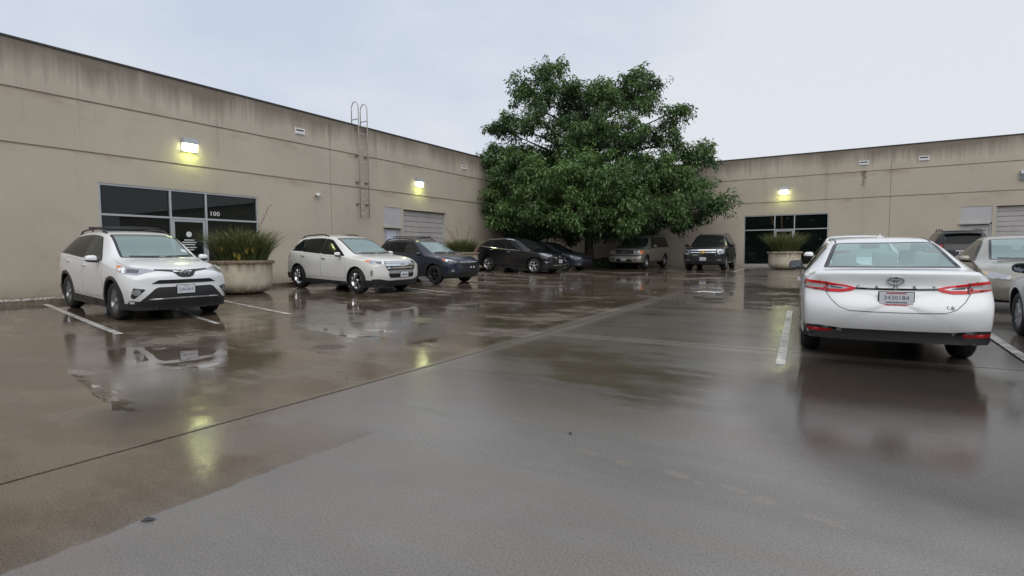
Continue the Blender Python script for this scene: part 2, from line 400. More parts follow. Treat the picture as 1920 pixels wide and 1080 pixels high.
    for (cx, cy, rx, ry) in ((-7.4, 3.7, 1.5, 0.5), (-9.2, 5.6, .8, .35), (-6.0, 4.6, .7, .3), (-9.3, 9.6, 1.7, 1.1), (-7.0, 10.6, 1.2, 0.6), (-4.2, 15.5, 3.5, 2.6), (-6.0, 19.5, 3.8, 1.3), (-2.0, 13.2, 1.9, 1.0), (-0.4, 17.5, 1.6, 4.0), (2.6, 7.2, 0.7, 0.9), (-4.75, 2.55, .42, .22)):
        pool = ms('MAXIMUM', pool, blob(cx, cy, rx, ry, 1.9, 0.5))
    pool = ms('MULTIPLY', ms('MULTIPLY', pool, step(foot, 0.5, 0.0)), step(ms('ADD', n_mid, ms('MULTIPLY', n_str, 0.4)), 0.60, 0.66))
    film = mixf(wet, mixf(ms('ADD', step(Y, 1.8, 4.2), ms('MULTIPLY', ms('SUBTRACT', n_mid, 0.5), 0.5), True), 0.33, mixf(soak, 0.19, 0.05)), ms('ADD', mixf(step(n_mid, 0.40, 0.66), 0.06, 0.17), ms('MULTIPLY', patch, 0.20)))
    film = mixf(carrefl, film, 0.065)
    film = mixf(ms('MULTIPLY', step(Y, 3.9, 3.0), ms('MULTIPLY', step(X, -5.2, -4.7), wet)), film, 0.075)
    rough = mixf(pool, ms('ADD', film, ms('MULTIPLY', ms('SUBTRACT', n_fine, 0.5), 0.05)), 0.02)
    L.new(rough, b.inputs['Roughness'])
    L.new(mixf(carrefl, 1.55, 1.30), b.inputs['IOR'])
    b.inputs['Specular IOR Level'].default_value = 0.5
    hh = ms('ADD', ms('MULTIPLY', n_fine, 0.6), ms('MULTIPLY', n_mm, 0.5))
    bp = N.new('ShaderNodeBump'); bp.inputs['Distance'].default_value = 0.004
    L.new(hh, bp.inputs['Height'])
    L.new(mixf(pool, mixf(ms('MAXIMUM', ms('MAXIMUM', wet, carrefl), ms('MULTIPLY', rwet, 0.8)), 0.42, 0.09), 0.0), bp.inputs['Strength'])
    # broad unevenness of the water skin
    bp2 = N.new('ShaderNodeBump'); bp2.inputs['Distance'].default_value = 0.02; bp2.inputs['Strength'].default_value = 0.09
    L.new(noise(1.5, 2), bp2.inputs['Height']); L.new(bp.outputs[0], bp2.inputs['Normal'])
    L.new(bp2.outputs[0], b.inputs['Normal'])
    return mt
LOT = lot_material()

# ------------------------------------------------------------------ ground
def sheet(name, xs, ys, dz, material, parent=None, skirt=0.0, kind='structure', zf=ground_z):
    nx, ny = len(xs), len(ys)
    V = [(x, y, zf(x, y) + dz) for y in ys for x in xs]
    F = [(j*nx+i, j*nx+i+1, (j+1)*nx+i+1, (j+1)*nx+i) for j in range(ny-1) for i in range(nx-1)]
    if skirt:
        ring = [i for i in range(nx)] + [j*nx+nx-1 for j in range(1, ny)] + [(ny-1)*nx+i for i in range(nx-2, -1, -1)] + [j*nx for j in range(ny-2, 0, -1)]
        n0 = len(V)
        for r in ring: V.append((V[r][0], V[r][1], V[r][2] - skirt))
        k = len(ring)
        for i in range(k):
            F.append((ring[i], n0+i, n0+(i+1) % k, ring[(i+1) % k]))
    o = pydata(name, V, F, material, parent)
    if kind: o['kind'] = kind
    return o
def lin(a, b, step_):
    n = max(1, int(math.ceil(abs(b-a)/step_))); return [a+(b-a)*i/n for i in range(n+1)]
DIRT = mat('wet_earth', (0.05, 0.042, 0.034), 0.6, noise=0.3, nscale=1.5)
def far_z(x, y):
    return ground_z(max(-60.0, min(60.0, x)), max(-60.0, min(60.0, y)))
gr = sheet('ground', lin(-400, -60, 40)[:-1] + lin(-60, -17.5, 6) + lin(-17.5, 60, 8)[1:] + lin(60, 400, 40)[1:],
           lin(-400, -60, 40)[:-1] + lin(-60, 60, 8) + lin(60, 400, 40)[1:], -0.16, DIRT, zf=far_z)
lot = empty('parking_lot', (0, 0, 0)); lot['kind'] = 'structure'
G = 0.016
xcuts = [-16.0, -4.1, 1.72, 7.9, 30.0]; 
for i in range(4):
    ycuts = [-40.0, -10.0, 7.66, 20.0, 34.0] if i > 0 else [-40.0, -4.5, 34.0]
    for j in range(len(ycuts)-1):
        x0, x1, y0, y1 = xcuts[i]+G, xcuts[i+1]-G, ycuts[j]+G, ycuts[j+1]-G
        st = 0.7 if (x1-x0) < 14 else 3
        sheet('slab', lin(x0, x1, st), lin(y0, y1, 1.5), 0.0, LOT, lot, 0.10, None)
JOINT = mat('joint_sealant', (0.012, 0.011, 0.010), 0.6)
sheet('joint_filler', lin(-16, 30, 1.0), lin(-40, 34, 2), -0.035, JOINT, lot, 0, None)
# walk along the left wall with a gravelly kerb nose
CURB = mat('kerb_concrete', (0.20, 0.17, 0.13), 0.6, noise=0.3, nscale=9, bump=0.4, bscale=30)
def curb_z(x, y): return ground_z(-16.0, y) + 0.10
sheet('kerb', lin(-17.5, -15.98, 0.5), lin(-40, 34, 2), 0.0, CURB, None, 0.24, 'structure', zf=curb_z)
bm = bmesh.new()
PEB = mat('pale_pebbles', (0.42, 0.41, 0.39), 0.5, noise=0.5, nscale=40)
for k in range(420):
    y = rnd.uniform(-1.5, 7.5); x = rnd.uniform(-16.22, -16.02); s = rnd.uniform(0.02, 0.055)
    p = bmesh.ops.create_icosphere(bm, subdivisions=1, radius=s)
    bmesh.ops.scale(bm, vec=(1, rnd.uniform(.7, 1.5), .6), verts=p['verts'])
    bmesh.ops.translate(bm, vec=(x, y, curb_z(x, y) + s*0.3), verts=p['verts'])
obj('kerb_pebbles', bm, PEB, kind='stuff')

LINE = mat('worn_white_paint', (0.44, 0.43, 0.40), 0.3, noise=0.6, nscale=7, bump=0.15, bscale=60)
def paint(a, b_, w=0.10):
    a = Vector(a); b_ = Vector(b_); d = (b_-a).normalized(); nrm = Vector((-d.y, d.x)) * w/2
    n = max(2, int((b_-a).length/0.5)); V = []; F = []
    for i in range(n+1):
        p = a + (b_-a)*i/n
        for s in (-1, 1):
            q = p + nrm*s*(1+rnd.uniform(-.06, .06)); V.append((q.x, q.y, ground_z(q.x, q.y)+0.004))
        if i: F.append((2*i-2, 2*i, 2*i+1, 2*i-1) if False else (2*i-2, 2*i-1, 2*i+1, 2*i))
    # keep faces upward
    V0, V1, V2 = Vector(V[F[0][0]]), Vector(V[F[0][1]]), Vector(V[F[0][2]])
    if (V1-V0).cross(V2-V1).z < 0: F = [f[::-1] for f in F]
    pydata('stall_line', V, F, LINE, lot)
paint((-15.9, 5.05), (-10.1, 4.15), 0.11); paint((-15.6, 8.25), (-10.0, 7.30), 0.10)
paint((-12.9, 6.35), (-9.95, 5.70), 0.09)
paint((-15.8, 14.0), (-10.4, 13.0)); paint((-15.8, 17.6), (-11.0, 16.7)); paint((-15.8, 21.0), (-10.8, 20.2)); paint((-15.8, 24.3), (-10.4, 23.6))
paint((-0.62, 6.80), (-0.97, 12.3), 0.10); paint((1.79, 8.3), (1.80, 12.6), 0.11)
paint((-7.9, 28.0), (-7.9, 33.6)); paint((-4.6, 27.4), (-4.75, 33.4)); paint((2.6, 27.6), (2.6, 33.6)); paint((5.6, 27.6), (5.6, 33.6))

# ------------------------------------------------------------------ the building: two wings meeting in the corner
TOP = 6.64
GROOVES = ((4.07, 4.13), (5.42, 5.48))
def facade(parent, name, axis, plane, u0, u1, zb, openings, depth=0.30):
    """one tilt-up panel face as a stepped height field: reveals recessed 25 mm, openings left out with their returns built.
    axis 'x': plane x = plane, u = y, outside +x;  axis 'y': plane y = plane, u = x, outside -y"""
    us = sorted({u0, u1} | {u for o in openings for u in o[:2] if u0 < u < u1})
    zs = sorted({zb, TOP} | {z for g in GROOVES for z in g} | {z for o in openings for z in o[2:] if zb < z < TOP})
    # extra cuts keep quads short
    def dep(u, z):
        for o in openings:
            if o[0] < u < o[1] and o[2] < z < o[3]: return depth
        for g in GROOVES:
            if g[0] < z < g[1]: return 0.04
        return 0.0
    bm = bmesh.new()
    def P(u, z, d):
        return bm.verts.new((plane - d, u, z) if axis == 'x' else (u, plane + d, z))
    def quad(pts):
        f = bm.faces.new([P(*p) for p in pts]);
    nu, nz_ = len(us)-1, len(zs)-1
    D = [[dep((us[i]+us[i+1])/2, (zs[j]+zs[j+1])/2) for j in range(nz_)] for i in range(nu)]
    for i in range(nu):
        for j in range(nz_):
            d = D[i][j]
            if d < depth: quad([(us[i], zs[j], d), (us[i+1], zs[j], d), (us[i+1], zs[j+1], d), (us[i], zs[j+1], d)])
            if i+1 < nu and D[i+1][j] != d:
                quad([(us[i+1], zs[j], d), (us[i+1], zs[j], D[i+1][j]), (us[i+1], zs[j+1], D[i+1][j]), (us[i+1], zs[j+1], d)])
            if j+1 < nz_ and D[i][j+1] != d:
                quad([(us[i], zs[j+1], d), (us[i+1], zs[j+1], d), (us[i+1], zs[j+1], D[i][j+1]), (us[i], zs[j+1], D[i][j+1])])
    for u in (u0, u1):     # panel end returns
        quad([(u, zb, 0), (u, zb, depth), (u, TOP, depth), (u, TOP, 0)])
    quad([(u0, TOP, 0), (u1, TOP, 0), (u1, TOP, depth), (u0, TOP, depth)])
    quad([(u0, zb, depth), (u0, TOP, depth), (u1, TOP, depth), (u1, zb, depth)]) if not openings else None
    bmesh.ops.remove_doubles(bm, verts=bm.verts[:], dist=0.0005)
    bmesh.ops.recalc_face_normals(bm, faces=bm.faces[:])
    return obj(name, bm, STUCCO, parent)

LX, RY = -17.5, 34.0
WIN_L = (6.85, 11.60, 0.36, 3.33); WIN_R = (-5.17, -0.93, 0.56, 3.40)
OD_L = (18.87, 22.0, 0.38, 3.39); SD_L = (17.63, 18.75, 0.38, 3.43)
OD_R = (5.89, 9.2, 0.56, 3.41); SD_R = (4.60, 5.77, 0.56, 3.43)
WIN_C = (27.6, 31.6, 0.50, 3.3); SD_C = (-12.9, -11.75, 0.56, 2.75)
def sc_l(y): return (y-0.17, y+0.17, 5.83, 5.97)
SCL = [13.39, 23.59]; SCR = [0.58, 3.09]
left_wing = empty('office_building', (LX, 10, 0.3))
tag(left_wing, 'long beige stucco wing on the left with storefront 100 and roof ladder', 'building', 'wings of the business park')
right_wing = empty('office_building', (0, RY, 0.5))
tag(right_wing, 'beige stucco wing facing the camera at the far side, rust run below its parapet', 'building', 'wings of the business park')
def keep(o, p):
    o.parent = p; o.matrix_parent_inverse = Matrix.Translation(-Vector(p.location)); return o
GAP = 0.010
for (a, c, ops) in ((-20.0, -9.0, []), (-9.0, 4.0, []), (4.0, 14.76, [WIN_L, sc_l(13.39)]), (14.76, 24.82, [OD_L, SD_L, sc_l(23.59)]), (24.82, 34.3, [WIN_C])):
    keep(facade(None, 'wall_panel', 'x', LX, a+GAP, c-GAP, -0.6, ops), left_wing)
for (a, c, ops) in ((-17.5, -8.6, [SD_C]), (-8.6, 1.76, [WIN_R, sc_l(0.58)]), (1.76, 12.3, [OD_R, SD_R, sc_l(3.09)]), (12.3, 23.0, []), (23.0, 34.0, []), (34.0, 46.0, [])):
    keep(facade(None, 'wall_panel', 'y', RY, a+GAP, c-GAP, -0.4, ops), right_wing)
SEAL = mat('joint_caulk', (0.20, 0.17, 0.14), 0.7)
for y in (-9.0, 4.0, 14.76, 24.82):
    bm = bmesh.new(); box(bm, LX-0.2, LX-0.012, y-0.02, y+0.02, -0.6, TOP-0.01); keep(obj('joint_caulk', bm, SEAL), left_wing)
for x in (-8.6, 1.76, 12.3, 23.0, 34.0):
    bm = bmesh.new(); box(bm, x-0.02, x+0.02, RY+0.012, RY+0.2, -0.4, TOP-0.01); keep(obj('joint_caulk', bm, SEAL), right_wing)
# coping, roof deck, dark rooms behind the openings
ROOF = mat('roof_gravel', (0.22, 0.21, 0.19), 0.9, noise=0.2, nscale=3)
ROOM = mat('dim_room', (0.05, 0.045, 0.04), 0.9)
bm = bmesh.new(); box(bm, LX-0.34, LX+0.03, -20.0, RY+0.34, TOP+0.002, TOP+0.05); keep(obj('coping', bm, COPING), left_wing)
bm = bmesh.new(); box(bm, LX+0.031, 46.0, RY-0.03, RY+0.34, TOP+0.002, TOP+0.05); keep(obj('coping', bm, COPING), right_wing)
bm = bmesh.new(); box(bm, LX-30, LX-0.31, -20, RY+30, 5.5, 5.7); keep(obj('roof', bm, ROOF), left_wing)
bm = bmesh.new(); box(bm, LX-0.30, 46, RY+0.31, RY+30, 5.5, 5.7); keep(obj('roof', bm, ROOF), right_wing)
bm = bmesh.new(); box(bm, LX-4.3, LX-4.2, -20, RY+0.3, -0.3, 5.5); box(bm, LX-4.2, LX-0.31, -20, RY+0.3, -0.3, 0.30); keep(obj('interior', bm, ROOM), left_wing)
bm = bmesh.new(); box(bm, LX, 46, RY+4.2, RY+4.3, -0.3, 5.5); box(bm, LX, 46, RY+0.31, RY+4.2, -0.3, 0.42); keep(obj('interior', bm, ROOM), right_wing)

PANE = glass('dark_storefront_glass', (0.09, 0.125, 0.11), 1.45, (0.009, 0.015, 0.013), 0.55)
LETTER = mat('white_vinyl', (0.8, 0.8, 0.8), 0.5)
def wbox(bm, axis, plane, u0, u1, z0, z1, d0, d1, mi=0):
    """box on a facade: d = distance proud of the plane (negative = behind)"""
    if axis == 'x': box(bm, plane+d0, plane+d1, u0, u1, z0, z1, mi)
    else: box(bm, u0, u1, plane-d1, plane-d0, z0, z1, mi)
def storefront(parent, axis, plane, op, m1, m2, zm, door):
    u0, u1, z0, z1 = op; t = 0.055
    root_p = parent
    bm = bmesh.new(); d0, d1 = -0.135, -0.025
    def fr(*a): wbox(bm, axis, plane, *a, d0, d1)
    fr(u0+.003, u0+t, z0, z1-.003); fr(u1-t, u1-.003, z0, z1-.003)
    fr(u0+t, u1-t, z1-t, z1-.003)
    fr(m1-t/2, m1+t/2, z0, z1-t); fr(m2-t/2, m2+t/2, z0, z1-t)
    for a, c in ((u0+t, m1-t/2), (m1+t/2, m2-t/2), (m2+t/2, u1-t)):
        fr(a, c, zm-t/2, zm+t/2)
        if not (door and abs(a-(m1+t/2)) < 1e-6): fr(a, c, z0, z0+0.08)
    w = keep(obj('storefront_window', bm, ALU), parent)
    def pane(a, c, za, zb, p=None, name='pane', d=-0.085):
        b2 = bmesh.new(); wbox(b2, axis, plane, a, c, za, zb, d-0.006, d)
        o = obj(name, b2, PANE); o.parent = (p or w); o.matrix_parent_inverse = w.matrix_parent_inverse.copy() if p is None else Matrix.Identity(4)
        o.matrix_parent_inverse = Matrix.Translation(-Vector(parent.location)) if False else Matrix.Identity(4)
        return o
    for a, c in ((u0+t, m1-t/2), (m1+t/2, m2-t/2), (m2+t/2, u1-t)):
        pane(a, c, zm+t/2, z1-t)
    pane(u0+t, m1-t/2, z0+.08, zm-t/2); pane(m2+t/2, u1-t, z0+.08, zm-t/2)
    # door leaf
    a, c = m1+t/2+.006, m2-t/2-.006; za, zb = z0+0.01, zm-t/2-.006; s = 0.075
    b2 = bmesh.new()
    for q in ((a, a+s, za, zb), (c-s, c, za, zb), (a+s, c-s, zb-s, zb), (a+s, c-s, za, za+0.2)):
        wbox(b2, axis, plane, *q, -0.11, -0.045)
    dr = keep(obj('glass_door', b2, ALU), parent)
    pane(a+s, c-s, za+0.2, zb-s, dr)
    b2 = bmesh.new(); uu = c-s-0.06 if axis == 'x' else a+s+0.06
    if axis == 'x': tube(b2, [(plane-.04, uu, za+.85), (plane+.0, uu, za+.87), (plane+.0, uu, za+1.23), (plane-.04, uu, za+1.25)], .012)
    else: tube(b2, [(uu, plane+.04, za+.85), (uu, plane-.0, za+.87), (uu, plane-.0, za+1.23), (uu, plane+.04, za+1.25)], .012)
    obj('handle', b2, BLACK, dr)
    return w, dr
wL, dL = storefront(left_wing, 'x', LX, WIN_L, 8.72, 9.80, 2.47, True)
wR, dR = storefront(right_wing, 'y', RY, WIN_R, -3.56, -2.57, 2.57, True)
wC, dC = storefront(left_wing, 'x', LX, WIN_C, 29.0, 30.1, 2.5, True)
def on_left(y, z, d=0.0):      # text / flat things on the left wall: x of text runs along +Y, faces +X
    return Matrix(((0, 0, 1, LX+d), (1, 0, 0, y), (0, 1, 0, z), (0, 0, 0, 1)))
def on_right(x, z, d=0.0):     # faces -Y
    return Matrix(((1, 0, 0, x), (0, 0, -1, RY-d), (0, 1, 0, z), (0, 0, 0, 1)))
text_mesh('suite_number', '100', 0.20, LETTER, wL, on_left(10.10, 2.66, -0.083), 0.001, sx=1.15)
for k, (s, zz) in enumerate((('OFFICE HOURS', 1.80), ('MON - FRI', 1.70), ('8 AM - 5 PM', 1.60))): pass
# seal and five short lines of vinyl lettering on the glass door (too small in the photograph to be read)
bm = bmesh.new(); lathe(bm, [(0.0, 0.0), (0.085, 0.0)], 24)
lathe(bm, [(0.0, 0.0012), (0.03, 0.0012)], 16)
o_ = obj('door_seal', bm, LETTER, dL); o_.data.transform(on_left(9.26, 1.98, -0.083))
bm = bmesh.new()
for (w_, zz) in ((.30, 1.80), (.42, 1.73), (.36, 1.66), (.44, 1.57), (.28, 1.50)):
    x_ = -w_/2
    while x_ < w_/2:
        l_ = rnd.uniform(.03, .08); box(bm, x_, min(x_+l_, w_/2), zz-.016, zz+.016, 0, .001); x_ += l_+.014
o_ = obj('door_lettering', bm, LETTER, dL, kind='stuff')
o_.data.transform(on_left(9.26, 0, -0.083) @ Matrix(((1, 0, 0, 0), (0, 1, 0, 0), (0, 0, 1, 0), (0, 0, 0, 1))))

SHUT = mat('grey_overhead_door', (0.43, 0.405, 0.40), 0.45, noise=0.08, nscale=2)
SHUT2 = mat('grey_steel_panel', (0.46, 0.45, 0.46), 0.5, noise=0.08, nscale=1.5)
def overhead(parent, axis, plane, op, n=6, cap=None):
    u0, u1, z0, z1 = op
    bm = bmesh.new(); wbox(bm, axis, plane, u0+.003, u0+.07, z0, z1-.003, -0.20, -0.06)
    root = keep(obj('overhead_door', bm, SHUT), parent)
    bm = bmesh.new(); wbox(bm, axis, plane, u1-.07, u1-.003, z0, z1-.003, -0.20, -0.06); obj('door_jamb', bm, SHUT, root)
    H = (z1-z0-.02)/n
    for k in range(n):
        b2 = bmesh.new(); za = z0+k*H
        wbox(b2, axis, plane, u0+.072, u1-.072, za+.012, za+H*0.5-.01, -0.21, -0.155)
        wbox(b2, axis, plane, u0+.072, u1-.072, za+H*0.5+.01, za+H-.012, -0.21, -0.155)
        wbox(b2, axis, plane, u0+.072, u1-.072, za+.002, za+H-.002, -0.23, -0.212)
        obj('door_section', b2, SHUT, root)
    return root
overhead(left_wing, 'x', LX, OD_L); overhead(right_wing, 'y', RY, OD_R)
def side_door(parent, axis, plane, op, zd, sign=False):
    u0, u1, z0, z1 = op
    bm = bmesh.new(); wbox(bm, axis, plane, u0+.003, u1-.003, zd+.10, z1-.003, -0.12, -0.02)
    keep(obj('transom_panel', bm, SHUT2), parent)
    bm = bmesh.new(); wbox(bm, axis, plane, u0-.05, u1-.08, zd+.03, zd+.095, -0.02, 0.09); keep(obj('drip_ledge', bm, GALV), parent)
    bm = bmesh.new(); wbox(bm, axis, plane, u0+.072, u1-.072, z0, zd, -.13, -.08)
    dr = keep(obj('steel_door', bm, SHUT2), parent)
    for q in ((u0+.003, u0+.07), (u1-.07, u1-.003)):
        bm = bmesh.new(); wbox(bm, axis, plane, *q, z0, zd+.02, -.15, -.04); obj('door_jamb', bm, SHUT2, dr)
    b2 = bmesh.new()
    uu = u0+.15; pts = [(plane-.08, uu, z0+1.0), (plane-.02, uu, z0+1.0), (plane-.02, uu+.12, z0+1.0)] if axis == 'x' else [(uu, plane+.08, z0+1.0), (uu, plane+.02, z0+1.0), (uu+.12, plane+.02, z0+1.0)]
    tube(b2, pts, .012); obj('handle', b2, GALV, dr)
    if sign:
        b2 = bmesh.new(); wbox(b2, axis, plane, u0+.22, u1-.30, zd-.55, zd-.06, -.079, -.072)
        obj('notice', b2, mat('pale_notice', (0.55, 0.60, 0.70), 0.5), dr)
side_door(left_wing, 'x', LX, SD_L, 2.46, True); side_door(right_wing, 'y', RY, SD_R, 2.55)
# corner service door under the tree
bm = bmesh.new(); u0, u1, z0, z1 = SD_C
wbox(bm, 'y', RY, u0+.01, u1-.01, z0, z1-.01, -.13, -.08)
keep(obj('steel_door', bm, mat('pale_blue_door', (0.36, 0.40, 0.46), 0.5)), right_wing)
def scupper(parent, axis, plane, u):
    bm = bmesh.new(); a, c, z0, z1 = sc_l(u)
    for q in ((a-.045, a, z0-.045, z1+.045), (c, c+.045, z0-.045, z1+.045), (a, c, z1, z1+.045), (a, c, z0-.045, z0)):
        wbox(bm, axis, plane, *q, 0.002, 0.02)
    wbox(bm, axis, plane, a+.003, c-.003, z0-.02, z0+.075, -.28, .05, 0)
    wbox(bm, axis, plane, a+.003, c-.003, z0+.08, z1-.003, -.29, -.27, 1)
    keep(obj('scupper', bm, [WHITEP, mat('scupper_dark', (.02, .02, .02), .8)]), parent)
for y in SCL: scupper(left_wing, 'x', LX, y)
for x in SCR: scupper(right_wing, 'y', RY, x)
bm = bmesh.new(); wbox(bm, 'y', RY, -.6, -.54, .95, 1.75, .003, .05); 
keep(obj('conduit', bm, mat('grey_paint', (.2, .18, .16), .6)), right_wing)

# ------------------------------------------------------------------ wall lamps
HOUS = mat('lamp_housing', (0.40, 0.43, 0.46), 0.4, 0.2)
LENS_OFF = glass('lamp_lens_clear', (0.75, 0.78, 0.78), 1.5, (0.5, 0.52, 0.52), 0.5)
LENS_ON = mat('lamp_lens_lit', (0.9, 0.95, 0.8), 0.3, emit=(0.93, 1.0, 0.58), emit_s=11.0)
def wall_lamp(axis, plane, u, z, lit, label, power=8.5):
    loc = (plane, u, z) if axis == 'x' else (u, plane, z)
    rz = 0 if axis == 'x' else -PI/2
    r = tag(empty('wall_lamp', loc, rz), label, 'wall lamp', 'wall pack lamps high on the facades')
    bm = bmesh.new()       # local: +x away from the wall
    w = .22
    pr = [(0.003, -.21), (.10, -.21), (.10, -.19), (.03, -.185), (.03, .03), (.175, .035), (.185, .06), (.15, .19), (.10, .205), (.003, .205)]
    A = [bm.verts.new((p[0], -w, p[1])) for p in pr]; B = [bm.verts.new((p[0], w, p[1])) for p in pr]
    n = len(pr)
    for i in range(n): bm.faces.new((A[i], A[(i+1) % n], B[(i+1) % n], B[i]))
    bm.faces.new(A[::-1]); bm.faces.new(B); bmesh.ops.recalc_face_normals(bm, faces=bm.faces[:])
    obj('housing', bm, HOUS, r)
    bm = bmesh.new()
    pr = [(.034, -.182), (.105, -.182), (.165, .03), (.034, .03)]; w2 = w-.012
    A = [bm.verts.new((p[0], -w2, p[1])) for p in pr]; B = [bm.verts.new((p[0], w2, p[1])) for p in pr]
    for i in range(4): bm.faces.new((A[i], A[(i+1) % 4], B[(i+1) % 4], B[i]))
    bm.faces.new(A[::-1]); bm.faces.new(B); bmesh.ops.recalc_face_normals(bm, faces=bm.faces[:])
    obj('lens', bm, LENS_ON if lit else LENS_OFF, r)
    if lit:
        ld = bpy.data.lights.new('lamp_light', 'AREA'); ld.shape = 'RECTANGLE'; ld.size = .4; ld.size_y = .2; ld.energy = power; ld.color = (0.86, 1.0, 0.30)
        lo = bpy.data.objects.new('lamp_light', ld); COL.objects.link(lo); lo.parent = r; lo.location = (.20, 0, -.12)
        lo.rotation_euler = (0, math.radians(32), 0)
        ld2 = bpy.data.lights.new('lamp_glow', 'POINT'); ld2.energy = power*0.15; ld2.color = (0.86, 1.0, 0.25); ld2.shadow_soft_size = .06
        lo2 = bpy.data.objects.new('lamp_glow', ld2); COL.objects.link(lo2); lo2.parent = r; lo2.location = (.16, 0, -.26)
    return r
wall_lamp('x', LX, 9.31, 4.72, True, 'lit wall pack lamp above storefront 100 on the left wall')
wall_lamp('x', LX, 19.93, 4.70, True, 'lit wall pack lamp above the grey overhead door beside the roof ladder')
wall_lamp('y', RY, -3.13, 4.70, True, 'lit wall pack lamp above the far storefront, right of the tree')
wall_lamp('y', RY, 6.90, 4.78, False, 'unlit grey wall pack lamp above the right overhead door')

# ------------------------------------------------------------------ ladder, camera
lad = tag(empty('roof_ladder', (LX, 16.35, 2.86)), 'tall steel roof ladder with two hooped grab rails over the parapet', 'ladder')
yA, yB, zT = -0.24, 0.24, 4.46
for yy in (yA, yB):
    bm = bmesh.new()
    pts = [(.18, yy, 0), (.18, yy, zT)]
    for k in range(1, 12): a = PI*k/12; pts.append((-.02+.20*math.cos(a), yy, zT+.30*math.sin(a)))
    pts += [(-.22, yy, zT), (-.22, yy, 3.84)]
    tube(bm, pts, .021, 8); obj('rail', bm, GALV, lad)
    bm = bmesh.new(); tube(bm, [(.18, yy, zT-.42), (-.22, yy, zT-.42)], .022, 6); obj('rail_brace', bm, GALV, lad)
for k in range(14):
    bm = bmesh.new(); z = .15+k*.30
    if z > 3.95: continue
    tube(bm, [(.18, yA, z), (.18, yB, z)], .016, 6); obj('rung', bm, GALV, lad)
for z in (.55, 1.45, 2.55, 3.70):
    for yy in (yA, yB):
        bm = bmesh.new(); box(bm, .003, .2, yy-.04 if yy < 0 else yy+.02, yy-.02 if yy < 0 else yy+.04, z-.03, z+.03)
        box(bm, .003, .015, yy-.07, yy+.07, z-.05, z+.05); obj('bracket', bm, mat('weathered_bracket', (.20, .17, .15), .6), lad)
sc = tag(empty('security_camera', (LX, 14.15, 3.64)), 'small white security camera on the left wall below the seam', 'camera')
bm = bmesh.new(); lathe(bm, [(0, .0), (.06, .0), (.06, .02), (.03, .05), (0, .05)], 16); o_ = obj('mount', bm, WHITEP, sc); o_.data.transform(Matrix.Rotation(PI/2, 4, 'Y'))
bm = bmesh.new(); lathe(bm, [(0, -.03), (.055, -.03), (.058, .0), (.058, .17), (.05, .19), (0, .19)], 16); o_ = obj('casing', bm, WHITEP, sc)
o_.data.transform(Matrix.Translation((.09, -.05, -.02)) @ Matrix.Rotation(math.radians(-70), 4, 'Z') @ Matrix.Rotation(math.radians(105), 4, 'Y'))
bm = bmesh.new(); lathe(bm, [(0, .192), (.04, .192), (.04, .18)], 16); o_ = obj('lens', bm, BLACK, sc)
o_.data.transform(Matrix.Translation((.09, -.05, -.02)) @ Matrix.Rotation(math.radians(-70), 4, 'Z') @ Matrix.Rotation(math.radians(105), 4, 'Y'))

# ------------------------------------------------------------------ planters and their plants
def bowl_material():
    mt = mat('stained_planter', (0.52, 0.465, 0.36), 0.55, noise=0.15, nscale=3, bump=0.2, bscale=25)
    nt = mt.node_tree; N = nt.nodes; L = nt.links; b = N['Principled BSDF']
    src = b.inputs['Base Color'].links[0].from_socket
    tcn = N.new('ShaderNodeTexCoord'); sp = N.new('ShaderNodeSeparateXYZ'); L.new(tcn.outputs['Object'], sp.inputs[0])
    mpn = N.new('ShaderNodeMapping'); mpn.inputs['Scale'].default_value = (1, 1, .10); L.new(tcn.outputs['Object'], mpn.inputs[0])
    n = N.new('ShaderNodeTexNoise'); n.inputs['Scale'].default_value = 9; n.inputs['Detail'].default_value = 5; L.new(mpn.outputs[0], n.inputs[0])
    def mrange(f, a, c):
        q = N.new('ShaderNodeMapRange'); q.inputs[1].default_value = min(a, c); q.inputs[2].default_value = max(a, c)
        if a > c: q.inputs[3].default_value = 1; q.inputs[4].default_value = 0
        L.new(f, q.inputs[0]); return q.outputs[0]
    def mul(a, c):
        q = N.new('ShaderNodeMath'); q.operation = 'MULTIPLY'; L.new(a, q.inputs[0])
        if isinstance(c, float): q.inputs[1].default_value = c
        else: L.new(c, q.inputs[1])
        return q.outputs[0]
    def mix(f, a, c):
        q = N.new('ShaderNodeMix'); q.data_type = 'RGBA'; L.new(f, q.inputs[0]); L.new(a, q.inputs[6]); q.inputs[7].default_value = c; return q.outputs[2]
    up = mrange(sp.outputs['Z'], .55, .88); run = mul(mrange(n.outputs['Fac'], .42, .62), up)
    c1 = mix(mul(run, .85), src, (.12, .06, .022, 1))
    low = mul(mrange(sp.outputs['Z'], .30, .02), mrange(n.outputs['Fac'], .35, .6)); c2 = mix(mul(low, .8), c1, (.055, .05, .042, 1))
    rim = mrange(sp.outputs['Z'], .865, .875); c3 = mix(mul(rim, .75), c2, (.15, .095, .05, 1))
    L.new(c3, b.inputs['Base Color']); return mt
BOWL = bowl_material(); SOIL = mat('potting_soil', (.03, .022, .016), .8, noise=.4, nscale=20)
